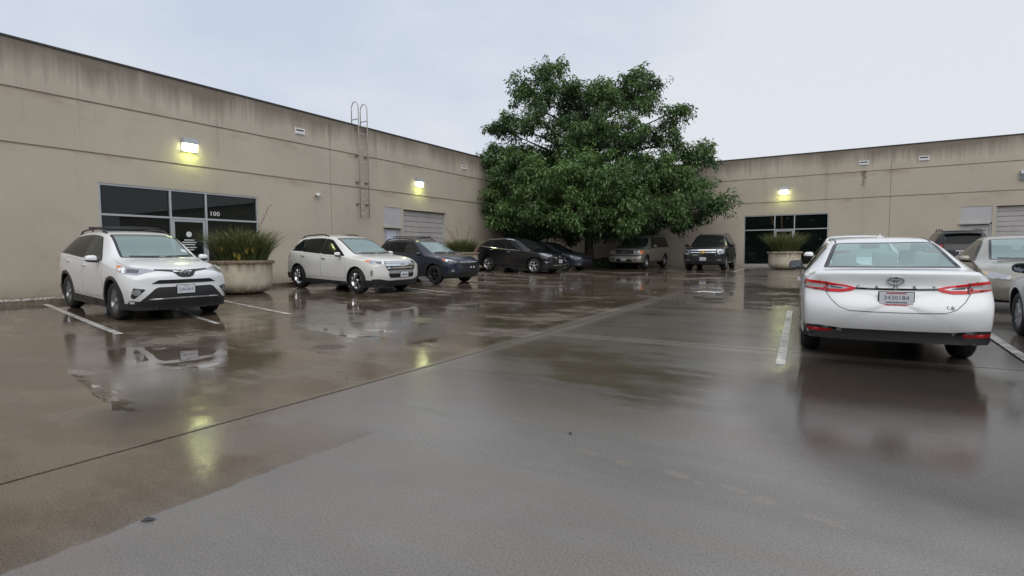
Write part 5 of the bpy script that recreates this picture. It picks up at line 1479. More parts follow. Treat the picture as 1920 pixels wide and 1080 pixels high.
# ---- dark blue-grey crossover with black wheels
def suv_c():
    P = carpaint('slate_blue_paint', (.030, .036, .058), .35)
    c = Car(dict(kind='parked_suv', L=4.46, W=1.80, wb=2.665, fo=.93, r=.345, paint=P,
        top=[(0, .84), (.06, .90), (.2, .95), (.6, 1.02), (1.1, 1.085), (1.3, 1.14), (2.1, 1.50), (2.45, 1.555), (2.9, 1.575), (3.5, 1.55), (3.95, 1.49), (4.15, 1.36), (4.32, 1.15), (4.42, 1.02), (4.46, .93)],
        sh=[(0, .78), (.3, .88), (1.0, .96), (1.3, .985), (2.5, 1.03), (3.6, 1.08), (4.1, 1.10), (4.35, .98), (4.46, .86)],
        bot=[(0, .24), (.15, .22), (.8, .235), (3.7, .25), (4.3, .34), (4.46, .42)],
        w=[(0, .80), (.1, .85), (.4, .885), (.9, .90), (2.5, .89), (3.6, .90), (4.1, .87), (4.35, .81), (4.46, .76)],
        wt=[(0, .64), (.6, .69), (1.1, .70), (1.4, .685), (2.1, .60), (2.8, .575), (3.7, .555), (4.1, .54), (4.46, .58)],
        drop=[(0, .03), (1.1, .045), (2.1, .05), (3, .06), (4.1, .07), (4.46, .05)],
        fp=[(.2, .12), (.4, .02), (.55, 0), (.75, .02), (.9, .07)], rp=[(.3, .10), (.5, 0), (.75, .02), (1.5, .06)], fround=.32, rround=.2, sub=2))
    c.windscreen('windshield', 1.20, 2.14, [GLOSSB, WSG]); c.wipers(1.2)
    c.side_windows(1.46, 2.2, 3.8, 4.1, (2.5, 3.42), [SWG, TWG, TWG], r=.05)
    c.doors((1.38, 2.48, 3.42), .19)
    for sg in (1, -1):
        f = (lambda Q: Q) if sg > 0 else (lambda Q: Q[::-1])
        c.side('sill', rpoly([(1.33, .24), (1.33, .37), (3.2, .38), (3.2, .25)], .02), sg, [SATINB], off=.012, res=.1)
        hl = [(.16, .44, .855), (.34, .68, .895), (.60, .85, .93), (.52, .855, .865), (.28, .74, .79), (.16, .48, .785)]
        amb = [(.60, .85, .93), (.44, .78, .905), (.44, .83, .83), (.52, .855, .865)]
        h = c.obl('headlight', f([(a, sg*y, z) for a, y, z in hl]), sg*36, [LAMPDRK, AMBER], off=.008, res=.05, zones=[(f([(a, sg*y, z) for a, y, z in amb]), 1)])
        c.obl('light_guide', f([(a, sg*y, z) for a, y, z in [(.44, .77, .905), (.30, .62, .875), (.28, .64, .85), (.38, .74, .865), (.36, .78, .81), (.42, .82, .825)]]), sg*36, [LAMPWHT], off=.014, res=.04, parent=h)
        c.front('fog_lamp', f([(sg*(.70+.04*math.cos(a)), .50+.04*math.sin(a)) for a in np.linspace(0, 2*PI, 12, endpoint=False)]), [LAMPCLR], off=.014, res=.05)
        c.side('wheel_cladding', rpoly([(4.0, .30), (4.38, .36), (4.36, .50), (4.02, .46)], .03), sg, [SATINB], off=.012, res=.1)
    c.front('grille', rpoly([(-.44, .66), (.44, .66), (.50, .76), (.46, .84), (-.46, .84), (-.50, .76)], .03), [GLOSSB], off=.008, res=.06)
    c.front('grille_bar', rpoly([(-.46, .785), (.46, .785), (.44, .815), (-.44, .815)], .008), [SILVERP], off=.02, res=.06)
    c.front('bumper_valance', rpoly([(-.82, .27), (.82, .27), (.82, .44), (.5, .40), (.42, .58), (-.42, .58), (-.5, .40), (-.82, .44)], .04), [SATINB], off=.010, res=.06)
    for y in (.06, .22, ):
        bm = bmesh.new(); p = c.hit((9, y, .60), (-1, 0, 0)); rbox(bm, (p.x+.02, y, .61), (.03, .055, .05), .015, 2); obj('toll_tag', bm, LAMPWHT, c.root, True)
    c.emblem_oval((0, .80), False, .14, .07, SILVERP, tri=False, tube_r=.006)
    c.mirrors(1.58, 1.06)
    c.rails(2.2, 3.95, SATINB, .06)
    for q in (2.5, 3.4):
        bm = bmesh.new(); y = float(c.wt(q))-.02; tube(bm, [(c.X0-q, -y, 1.655), (c.X0-q, 0, 1.665), (c.X0-q, y, 1.655)], .022, 8); obj('crossbar', bm, SATINB, c.root)
    c.wheels(.225, (5, 'vee'), mat('black_rim', (.014, .014, .015), .4), w=.23)
    c.cabin(1.40, 2.3, 3.2)
    c.finish(lip=SATINB, lipw=.065)
    c.place(-13.75, 15.95, -5.0, 'dark slate blue crossover with black wheels and roof rack, beside the overhead door', 'car')
suv_c()

# ---- black SUV side-on
def suv_d():
    P = carpaint('black_paint', (.010, .010, .013), .2)
    c = Car(dict(kind='parked_suv', L=4.70, W=1.88, wb=2.70, fo=.92, r=.365, paint=P,
        top=[(0, .84), (.06, .91), (.2, .97), (.6, 1.05), (1.05, 1.115), (1.25, 1.17), (2.05, 1.58), (2.4, 1.66), (2.9, 1.685), (3.6, 1.65), (4.1, 1.57), (4.32, 1.45), (4.52, 1.20), (4.64, 1.06), (4.70, .96)],
        sh=[(0, .78), (.3, .90), (1.0, 1.0), (1.3, 1.03), (2.5, 1.09), (3.6, 1.18), (4.2, 1.23), (4.55, 1.02), (4.70, .90)],
        bot=[(0, .21), (.15, .19), (.8, .20), (3.8, .22), (4.5, .31), (4.70, .42)],
        w=[(0, .84), (.1, .89), (.4, .925), (.9, .94), (2.5, .93), (3.6, .94), (4.2, .91), (4.5, .85), (4.70, .80)],
        wt=[(0, .66), (.6, .72), (1.1, .73), (1.4, .715), (2.05, .63), (2.8, .605), (3.8, .58), (4.3, .56), (4.70, .62)],
        drop=[(0, .03), (1.1, .045), (2.05, .05), (3, .06), (4.3, .07), (4.70, .05)],
        fp=[(.2, .12), (.4, .02), (.55, 0), (.75, .02), (.9, .07)], rp=[(.3, .10), (.5, 0), (.75, .02), (1.6, .06)], fround=.33, rround=.2))
    c.windscreen('windshield', 1.18, 2.12, [GLOSSB, SWG], see=False); c.wipers(1.18)
    c.side_windows(1.5, 2.18, 3.85, 4.25, (2.55, 3.5), [TWG, TWG, TWG], r=.05, chrome=(CHROME, True))
    c.doors((1.40, 2.52, 3.52), .19, hmat=CHROME)
    for sg in (1, -1):
        f = (lambda Q: Q) if sg > 0 else (lambda Q: Q[::-1])
        hl = [(.18, .46, .90), (.40, .72, .945), (.66, .88, .985), (.52, .88, .90), (.28, .74, .83), (.18, .50, .83)]
        c.obl('headlight', f([(a, sg*y, z) for a, y, z in hl]), sg*36, [LAMPCLR, LAMPDRK], off=.008, res=.05, zones=[(f([(a, sg*y, z) for a, y, z in [(.24, .54, .89), (.36, .70, .92), (.34, .72, .86), (.24, .58, .85)]]), 1)])
        c.obl('fog_lamp', f([(a, sg*y, z) for a, y, z in [(.24, .60, .60), (.40, .86, .62), (.40, .87, .54), (.26, .66, .53)]]), sg*36, [CHROME, LAMPDRK], off=.012, res=.05, zones=[(.02, 1)])
        c.obl('taillight', f([(a, sg*y, z) for a, y, z in [(4.52, .70, 1.12), (4.30, .91, 1.13), (4.34, .91, 1.0), (4.6, .70, .98)]]), sg*130, [RED], off=.012, res=.06)
        c.side('sill', rpoly([(1.36, .21), (1.36, .30), (3.2, .31), (3.2, .22)], .02), sg, [SATINB], off=.012, res=.1)
    c.front('grille', rpoly([(-.42, .62), (.42, .62), (.50, .80), (.44, .90), (-.44, .90), (-.50, .80)], .04), [GLOSSB], off=.006, res=.06)
    for z in (.70, .77, .84): c.front('grille_bar', rpoly([(-.44, z-.012), (.44, z-.012), (.44, z+.012), (-.44, z+.012)], .005), [CHROME], off=.016, res=.07)
    c.front('bumper_valance', rpoly([(-.84, .25), (.84, .25), (.80, .40), (.4, .46), (-.4, .46), (-.80, .40)], .04), [SATINB], off=.010, res=.06)
    c.front('skid_strip', rpoly(ribbon([(-.5, .40), (0, .41), (.5, .40)], .03), .005), [SILVERP], off=.02, res=.07)
    c.emblem_oval((0, .80), False, .17, .09, CHROME, tri=False)
    c.plate((0, .58), False, [(None, .070, -.010, INK, .95)])
    c.mirrors(1.62, 1.14, cap=P)
    c.wheels(.235, (5, 'wide'), mat('bright_rim', (.62, .63, .65), .2, .8), w=.235)
    c.finish(lip=None)
    c.place(-13.72, 23.05, -4.0, 'black SUV with chrome window trim and bright rims, left of the oak trunk', 'car')
suv_d()

SEDAN = dict(L=4.62, W=1.78, wb=2.65, fo=.93, r=.32,
    top=[(0, .70), (.06, .76), (.2, .82), (.6, .90), (1.1, .97), (1.3, 1.02), (2.1, 1.38), (2.4, 1.445), (2.75, 1.46), (3.2, 1.43), (3.55, 1.32), (3.95, 1.12), (4.1, 1.075), (4.4, 1.06), (4.55, 1.02), (4.62, .95)],
    sh=[(0, .66), (.3, .76), (1.0, .87), (1.3, .90), (2.5, .94), (3.6, .97), (4.2, .98), (4.5, .95), (4.62, .88)],
    bot=[(0, .24), (.15, .20), (.8, .18), (3.8, .19), (4.4, .26), (4.62, .34)],
    w=[(0, .78), (.1, .83), (.4, .87), (.9, .885), (2.5, .88), (3.6, .885), (4.2, .86), (4.5, .81), (4.62, .77)],
    wt=[(0, .62), (.6, .68), (1.1, .70), (1.4, .68), (2.1, .57), (2.7, .55), (3.3, .55), (3.9, .66), (4.2, .70), (4.62, .68)],
    drop=[(0, .03), (1.1, .04), (2.1, .05), (2.8, .06), (3.5, .05), (4.0, .04), (4.62, .03)],
    fp=[(.15, .10), (.35, .01), (.5, 0), (.65, .03), (.8, .10)], rp=[(.2, .10), (.4, .01), (.6, 0), (.85, .05), (1.1, .08)], fround=.33, rround=.2)

# ---- dark sedan behind the black SUV
def sedan_a():
    P = carpaint('steel_blue_paint', (.040, .045, .062), .4)
    c = Car(dict(SEDAN, kind='parked_sedan', paint=P))
    c.windscreen('windshield', 1.22, 2.16, [GLOSSB, SWG], see=False); c.side_windows(1.48, 2.2, 3.3, 3.62, (2.42, 3.25), [TWG, TWG, TWG])
    c.doors((1.38, 2.42, 3.3), .18)
    for sg in (1, -1):
        f = (lambda Q: Q) if sg > 0 else (lambda Q: Q[::-1])
        hl = [(.14, .44, .70), (.34, .70, .76), (.66, .83, .80), (.46, .83, .70), (.22, .62, .63)]
        c.obl('headlight', f([(a, sg*y, z) for a, y, z in hl]), sg*36, [LAMPCLR], off=.008, res=.05)
        c.front('fog_lamp', f([(sg*(.66+.05*math.cos(a)), .36+.04*math.sin(a)) for a in np.linspace(0, 2*PI, 12, endpoint=False)]), [LAMPCLR], off=.014, res=.05)
    c.front('grille', rpoly([(-.40, .58), (.40, .58), (.44, .70), (-.44, .70)], .03), [GLOSSB], off=.008, res=.06)
    c.front('air_intake', rpoly([(-.5, .28), (.5, .28), (.44, .42), (-.44, .42)], .03), [DARKCAV], off=.008, res=.06)
    c.mirrors(1.6, .99); c.wheels(.21, (5, 'twin'), SILVERP, w=.215); c.finish()
    c.place(-13.6, 26.0, -4.0, 'dark steel blue sedan whose nose shows beyond the black SUV under the oak', 'car')
sedan_a()

# ---- older pale champagne full-size SUV under the tree
def suv_e():
    P = carpaint('champagne_paint', (.30, .285, .255), .35, .35)
    c = Car(dict(kind='parked_suv', L=5.20, W=2.0, wb=3.02, fo=.92, r=.385, paint=P,
        top=[(0, 1.0), (.05, 1.09), (.2, 1.13), (.6, 1.165), (1.25, 1.20), (1.4, 1.24), (2.05, 1.78), (2.4, 1.86), (3.0, 1.89), (4.4, 1.88), (4.85, 1.84), (5.0, 1.70), (5.1, 1.35), (5.16, 1.15), (5.2, 1.05)],
        sh=[(0, .96), (.3, 1.05), (1.0, 1.10), (1.3, 1.11), (2.5, 1.13), (4.2, 1.15), (4.9, 1.16), (5.1, 1.1), (5.2, 1.0)],
        bot=[(0, .36), (.15, .32), (.8, .32), (4.2, .33), (5.0, .42), (5.2, .5)],
        w=[(0, .92), (.1, .95), (.4, .98), (.9, 1.0), (2.5, .99), (4.2, 1.0), (4.9, .97), (5.2, .92)],
        wt=[(0, .78), (.6, .80), (1.2, .80), (1.5, .79), (2.05, .70), (2.8, .69), (4.5, .67), (5.0, .66), (5.2, .7)],
        drop=[(0, .035), (1.1, .045), (2.05, .06), (3, .07), (5, .08), (5.2, .05)],
        fp=[(.3, .08), (.45, .0), (.68, -.02), (.74, .06), (1.0, .08), (1.1, .12)], rp=[(.3, .10), (.5, -.02), (.7, .0), (.9, .05), (1.8, .06)], fround=.2, rround=.12))
    c.windscreen('windshield', 1.34, 2.14, [GLOSSB, SWG], see=False)
    c.side_windows(1.62, 2.15, 4.75, 4.92, (2.75, 3.75), [TWG, TWG, TWG], chrome=None)
    c.doors((1.45, 2.72, 3.78), .16)
    for sg in (1, -1):
        f = (lambda Q: Q) if sg > 0 else (lambda Q: Q[::-1])
        c.obl('headlight', f([(a, sg*y, z) for a, y, z in [(.12, .56, 1.02), (.20, .80, 1.03), (.22, .80, .86), (.12, .56, .86)]]), sg*15, [LAMPCLR], off=.01, res=.06)
        c.obl('indicator', f([(a, sg*y, z) for a, y, z in [(.20, .81, 1.03), (.46, .965, 1.03), (.46, .97, .86), (.22, .81, .86)]]), sg*45, [AMBER], off=.01, res=.06)
        c.front('fog_lamp', f([(sg*(.62+.06*math.cos(a)), .55+.045*math.sin(a)) for a in np.linspace(0, 2*PI, 12, endpoint=False)]), [LAMPDRK], off=.014, res=.05)
        c.side('side_cladding', rpoly([(1.4, .42), (1.4, .58), (3.35, .58), (3.35, .42)], .03), sg, [P], off=.015, res=.12)
    c.front('grille', rpoly([(-.52, .84), (.52, .84), (.53, .98), (.46, 1.05), (-.46, 1.05), (-.53, .98)], .05), [SATINB], off=.012, res=.07)
    c.front('bumper_strip', rpoly([(-.93, .74), (.93, .74), (.93, .80), (-.93, .80)], .01), [SATINB], off=.008, res=.07)
    c.front('air_intake', rpoly([(-.46, .42), (.46, .42), (.42, .56), (-.42, .56)], .03), [DARKCAV], off=.008, res=.06)
    c.emblem_oval((0, .95), False, .22, .09, SILVERP, tri=False)
    c.plate((0, .55), False, [(None, .070, -.010, INK, .95)])
    c.mirrors(1.78, 1.24, out=.17, size=(.10, .2, .19)); c.wheels(.215, (5, 'wide'), SILVERP, w=.255); c.rails(2.6, 4.7, SATINB, .05)
    c.finish(lip=None)
    c.place(-10.2, 30.55, -92.0, 'older champagne full-size SUV parked nose out under the oak, right of the trunk', 'car')
suv_e()

# ---- dark grey full-size SUV, front on
def suv_f():
    P = carpaint('charcoal_paint', (.028, .027, .030), .4)
    c = Car(dict(kind='parked_suv', L=5.18, W=2.04, wb=2.95, fo=1.0, r=.40, paint=P,
        top=[(0, 1.04), (.05, 1.12), (.2, 1.16), (.6, 1.20), (1.3, 1.25), (1.45, 1.30), (2.2, 1.80), (2.6, 1.87), (3.2, 1.89), (4.4, 1.87), (4.85, 1.83), (5.0, 1.65), (5.1, 1.3), (5.15, 1.15), (5.18, 1.05)],
        sh=[(0, .98), (.3, 1.08), (1.0, 1.14), (1.3, 1.15), (2.5, 1.17), (4.2, 1.19), (4.9, 1.19), (5.1, 1.1), (5.18, 1.0)],
        bot=[(0, .34), (.15, .29), (.8, .28), (4.2, .30), (5.0, .4), (5.18, .48)],
        w=[(0, .95), (.1, .98), (.4, 1.0), (.9, 1.02), (2.5, 1.01), (4.2, 1.02), (4.9, .99), (5.18, .93)],
        wt=[(0, .80), (.6, .84), (1.2, .84), (1.5, .83), (2.2, .71), (2.8, .69), (4.5, .67), (5.0, .66), (5.18, .7)],
        drop=[(0, .035), (1.1, .045), (2.05, .06), (3, .07), (5, .08), (5.18, .05)],
        fp=[(.3, .10), (.45, .01), (.6, 0), (.9, .02), (1.1, .07)], rp=[(.3, .10), (.5, 0), (.9, .03), (1.8, .06)], fround=.22, rround=.12))
    c.windscreen('windshield', 1.36, 2.28, [GLOSSB, SWG]); c.wipers(1.36)
    c.side_windows(1.66, 2.3, 4.7, 4.9, (2.8, 3.8), [TWG, TWG, TWG]); c.doors((1.5, 2.78, 3.8), .18)
    for sg in (1, -1):
        f = (lambda Q: Q) if sg > 0 else (lambda Q: Q[::-1])
        c.obl('headlight', f([(a, sg*y, z) for a, y, z in [(.10, .66, 1.07), (.40, .95, 1.09), (.40, .97, .90), (.12, .70, .80), (.10, .66, .92)]]), sg*24, [LAMPCLR, LAMPDRK], off=.01, res=.05, zones=[(f([(a, sg*y, z) for a, y, z in [(.10, .72, 1.0), (.22, .88, 1.0), (.22, .88, .92), (.12, .74, .90)]]), 1)])
        c.front('fog_lamp', rpoly(f([(sg*.66, .52), (sg*.86, .53), (sg*.86, .57), (sg*.66, .57)]), .02), [LAMPCLR], off=.012, res=.06)
    c.front('grille', rpoly([(-.60, .78), (.60, .78), (.62, 1.07), (-.62, 1.07)], .05), [GLOSSB], off=.008, res=.07)
    for z in (1.045, .93, .80): c.front('grille_bar', rpoly([(-.61, z-.018), (.61, z-.018), (.61, z+.018), (-.61, z+.018)], .01), [CHROME], off=.022, res=.07)
    c.front('emblem', rpoly([(-.15, .905), (-.05, .905), (-.05, .885), (.05, .885), (.05, .905), (.15, .905), (.15, .955), (.05, .955), (.05, .975), (-.05, .975), (-.05, .955), (-.15, .955)], .008), [mat('gold_emblem', (.65, .38, .07), .3, .7)], off=.034, res=.05)
    c.front('air_intake', rpoly([(-.58, .34), (.58, .34), (.52, .44), (-.52, .44)], .03), [DARKCAV], off=.008, res=.06)
    c.plate((0, .60), False, [(None, .070, -.010, INK, .95)])
    c.mirrors(1.85, 1.27, out=.17, size=(.10, .22, .19)); c.wheels(.26, (6, 'wide'), SILVERP, w=.27); c.rails(2.7, 4.6, SATINB, .04)
    c.cabin(1.55, 2.7, 3.7, .45); c.finish(lip=None)
    c.place(-6.25, 30.55, -87.5, 'charcoal full-size SUV with gold emblem facing out, between the oak and far storefront', 'car')
suv_f()

# ---- white sedan seen from behind
def sedan_b():
    c = Car(dict(kind='parked_sedan', L=4.88, W=1.84, wb=2.825, fo=.96, r=.335, paint=WHT, seam=SEAMW,
        top=[(0, .68), (.08, .75), (.3, .82), (.9, .93), (1.35, .985), (1.5, 1.03), (2.25, 1.365), (2.6, 1.43), (2.95, 1.445), (3.35, 1.42), (3.65, 1.355), (4.0, 1.21), (4.28, 1.10), (4.42, 1.073), (4.62, 1.07), (4.76, 1.068), (4.84, 1.05), (4.88, 1.02)],
        sh=[(0, .64), (.3, .74), (1.0, .86), (1.4, .90), (2.6, .945), (3.7, .985), (4.3, 1.0), (4.7, .975), (4.88, .93)],
        bot=[(0, .22), (.15, .19), (.8, .17), (3.9, .18), (4.5, .25), (4.88, .31)],
        w=[(0, .80), (.1, .85), (.4, .895), (.9, .915), (2.6, .905), (3.7, .918), (4.3, .905), (4.7, .885), (4.88, .86)],
        wt=[(0, .64), (.6, .70), (1.2, .72), (1.5, .70), (2.25, .59), (2.8, .565), (3.4, .565), (3.7, .595), (4.1, .67), (4.4, .73), (4.7, .755), (4.88, .75)],
        drop=[(0, .03), (1.2, .04), (2.25, .05), (3.0, .055), (3.6, .05), (4.1, .035), (4.5, .030), (4.88, .025)],
        fp=[(.15, .10), (.35, .01), (.5, 0), (.65, .03), (.8, .10)],
        rp=[(.2, .14), (.30, .08), (.42, .015), (.55, -.02), (.66, -.02), (.73, .02), (.80, .075), (.90, .115), (1.0, .10), (1.06, .05), (1.1, .05)], fround=.33, rround=.20, rpow=3.4, sub=2))
    c.windscreen('windshield', 1.46, 2.34, [GLOSSB, WSG])
    c.windscreen('rear_window', 4.30, 3.53, [GLOSSB, WSG], rear=True, m0=.045, m1=.05, bow=.055, topbow=.07, frit=.05)
    c.side_windows(1.74, 2.4, 3.55, 4.02, (2.62, 3.5), [SWG, SWG, TWG], lo=.028, hi=.03, r=.05)
    c.doors((1.62, 2.6, 3.55), .17)
    for sg in (1, -1):
        f = (lambda Q: Q) if sg < 0 else (lambda Q: Q[::-1])
        A = lambda P: f([(a, sg*y, z) for a, y, z in P])
        # lamp cluster: outer piece on the wing, inner piece on the lid, split by the lid's shut line
        outer = [(4.83, .690, .935), (4.62, .895, .960), (4.58, .912, .915), (4.66, .905, .865), (4.83, .665, .830)]
        inner = [(4.83, .683, .934), (4.83, .47, .905), (4.84, .355, .875), (4.84, .42, .842), (4.84, .52, .825), (4.83, .66, .829)]
        to = c.obl('taillight', A(outer), sg*152, [RED, mat('grey_lens', (.34, .30, .30), .12, coat=1.0), REDB], off=.010, res=.035,
                   zones=[(A([(4.83, .70, .905), (4.64, .885, .925), (4.62, .90, .875), (4.80, .73, .865)]), 1), (A([(4.83, .695, .932), (4.64, .885, .955), (4.64, .888, .936), (4.83, .69, .912)]), 2)])
        ti = c.obl('taillight', A(inner), sg*172, [REDB, LAMPCLR, RED], off=.010, res=.035,
                   zones=[(A([(4.83, .67, .905), (4.83, .50, .889), (4.84, .43, .872), (4.84, .50, .858), (4.83, .66, .862)]), 1)])
        c.obl('light_guide', A([(4.83, .62, .890), (4.83, .50, .878), (4.83, .50, .868), (4.83, .62, .874)]), sg*172, [LAMPDRK], off=.016, res=.04, parent=ti)
        c.obl('shut_line', A([(a, y, z) for a, y, z in [(4.83, .687, .934), (4.83, .677, .934), (4.83, .650, .829), (4.83, .660, .829)]]), sg*165, [SEAM], off=.014, res=.04)
        refl = [(4.86, .60, .405), (4.74, .84, .415), (4.74, .84, .375), (4.86, .62, .372)]
        c.obl('bumper_corner', A([(4.86, .50, .425), (4.80, .72, .445), (4.66, .895, .44), (4.60, .90, .30), (4.84, .52, .30)]), sg*160, [SATINB], off=.010, res=.06)
        c.obl('reflector', A(refl), sg*160, [RED], off=.020, res=.05)
        c.side('sill', rpoly([(1.4, .17), (1.4, .27), (3.35, .28), (3.35, .18)], .02), sg, [WHT], off=.008, res=.12)
    c.rear('bumper_valance', rpoly([(-.80, .30), (.80, .30), (.78, .40), (.66, .395), (.48, .425), (-.48, .425), (-.66, .395), (-.78, .40)], .03), [SATINB], off=.008, res=.06)
    # boot lid outline, light bar
    lid = [(-.715, .955), (-.668, .85), (-.60, .745), (-.52, .665), (-.43, .630), (-.2, .622), (.2, .622), (.43, .630), (.52, .665), (.60, .745), (.668, .85), (.715, .955)]
    c.rear('lid_seam', ribbon(lid, .009), [SEAMW], off=.002, res=.05)
    c.rear('light_bar', rpoly(ribbon([(-.37, .872), (-.2, .868), (0, .867), (.2, .868), (.37, .872)], .017), .004), [GLOSSB], off=.012, res=.05)
    c.emblem_oval((0, .962), True, .140, .082, mat('dark_chrome', (.40, .41, .43), .2, 1.0), tube_r=.008)
    p = c.hit((-9, 0, .893), (1, 0, 0))
    for k, ch in enumerate('CAMRY'):
        y = .34-.17*k; p = c.hit((-9, y, .889), (1, 0, 0))
        text_mesh('lettering', ch, .044, mat('dark_chrome'), c.root, Matrix.Translation((p.x-.006, y, .889)) @ Matrix(((0, 0, -1, 0), (-1, 0, 0, 0), (0, 1, 0, 0), (0, 0, 0, 1))), .003, sx=1.35)
    p = c.hit((-9, -.47, .685), (1, 0, 0))
    text_mesh('lettering', 'LE', .052, mat('dark_chrome'), c.root, Matrix.Translation((p.x-.006, -.47, .685)) @ Matrix(((0, 0, -1, 0), (-1, 0, 0, 0), (0, 1, 0, 0), (0, 0, 0, 1))), .003, sx=1.4)
    pl, M = c.plate((0, .760), True, [('3430184', .062, .018, INK, 1.05), (None, .022, -.030, INK, .75)])
    bm = bmesh.new(); box(bm, -.150, .150, -.074, -.048, .0062, .0072); box(bm, -.09, .09, .062, .074, .0062, .0072); bm.transform(M); obj('plate_band', bm, REDINK, pl)
    text_mesh('lettering', 'ALAMO TOYOTA', .024, PLATE, pl, M @ Matrix.Translation((0, -.061, .0078)), .0004, sx=1.15)
    c.mirrors(1.86, 1.03, cap=SATINB, out=.12)
    bm = bmesh.new(); q = 3.28; z = float(c.top(q))
    V = [bm.verts.new(p) for p in ((c.X0-q+.09, 0, z-.004), (c.X0-q-.08, .03, z-.012), (c.X0-q-.08, -.03, z-.012), (c.X0-q-.07, .004, z+.055), (c.X0-q-.07, -.004, z+.055))]
    for t in ((0, 1, 3), (0, 4, 2), (0, 3, 4), (1, 2, 4, 3)): bm.faces.new([V[i] for i in t])
    bmesh.ops.recalc_face_normals(bm, faces=bm.faces[:]); obj('shark_fin_antenna', bm, WHT, c.root)
    for sg in (1, -1):
        bm = bmesh.new(); pts = [(c.X0-q, sg*(float(c.wt(q))-.065), 0) for q in np.linspace(2.3, 3.5, 9)]
        pts = [(x_, y_, c.hit((x_, y_, 4), (0, 0, -1)).z+.001) for x_, y_, _ in pts]; tube(bm, pts, .008, 5); obj('roof_moulding', bm, SATINB, c.root)
    c.wheels(.205, (5, 'twin'), SILVERP, w=.215)
    c.cabin(1.62, 2.55, 3.45, .30, cloth=CLOTHL)
    bm = bmesh.new(); rbox(bm, (c.X0-3.98, 0, .955), (.55, 1.2, .04), .015, 1); obj('parcel_shelf', bm, CLOTH, c.root)
    bm = bmesh.new(); rbox(bm, (c.X0-2.28, 0, 1.315), (.03, .24, .07), .02, 2); obj('rear_view_mirror', bm, BLACK, c.root, True)
    c.finish(lip=None, arch_r=.385)
    c.place(.28, 9.60, 94.0, 'white sedan seen from behind with a red and white dealer tag, in the right foreground', 'car')
sedan_b()

# ---- white hatchback nose to nose with it
def hatch():
    c = Car(dict(kind='parked_hatchback', L=4.4, W=1.79, wb=2.65, fo=.92, r=.33, paint=WHT, seam=SEAMW,
        top=[(0, .78), (.06, .85), (.2, .90), (.6, .98), (1.05, 1.06), (1.2, 1.11), (2.0, 1.47), (2.35, 1.525), (2.8, 1.535), (3.4, 1.51), (3.9, 1.45), (4.1, 1.30), (4.26, 1.1), (4.36, .98), (4.4, .9)],
        sh=[(0, .72), (.3, .84), (1.0, .94), (1.3, .97), (2.5, 1.0), (3.6, 1.05), (4.1, 1.06), (4.3, .96), (4.4, .85)],
        bot=[(0, .26), (.15, .21), (.8, .19), (3.7, .21), (4.3, .3), (4.4, .38)],
        w=[(0, .78), (.1, .83), (.4, .875), (.9, .893), (2.5, .885), (3.6, .893), (4.1, .86), (4.3, .8), (4.4, .75)],
        wt=[(0, .62), (.6, .68), (1.1, .70), (1.35, .685), (2.0, .60), (2.7, .575), (3.7, .555), (4.1, .54), (4.4, .58)],
        drop=[(0, .03), (1.1, .045), (2.0, .05), (3, .06), (4.1, .07), (4.4, .05)],
        fp=[(.2, .12), (.4, .02), (.55, 0), (.75, .02), (.9, .07)], rp=[(.3, .1), (.5, 0), (1.5, .06)]))
    c.windscreen('windshield', 1.12, 2.08, [GLOSSB, WSG]); c.side_windows(1.4, 2.12, 3.8, 4.0, (2.45, 3.35), [SWG, TWG, TWG]); c.doors((1.32, 2.42, 3.35), .18)
    for sg in (1, -1):
        f = (lambda Q: Q) if sg > 0 else (lambda Q: Q[::-1])
        c.obl('headlight', f([(a, sg*y, z) for a, y, z in [(.16, .46, .83), (.36, .70, .87), (.66, .84, .91), (.46, .84, .82), (.24, .64, .76)]]), sg*36, [LAMPCLR], off=.008, res=.06)
    c.front('grille', rpoly([(-.42, .62), (.42, .62), (.46, .78), (-.46, .78)], .03), [GLOSSB], off=.008, res=.07)
    c.front('air_intake', rpoly([(-.6, .3), (.6, .3), (.5, .46), (-.5, .46)], .03), [DARKCAV], off=.008, res=.07)
    c.mirrors(1.52, 1.09); c.wheels(.21, (5, 'twin'), SILVERP, w=.215); c.cabin(1.35, 2.25, 3.1); c.finish()
    c.place(.15, 15.1, -87.0, 'white hatchback hidden behind the white sedan, only roof, pillar and mirror showing', 'car')
hatch()

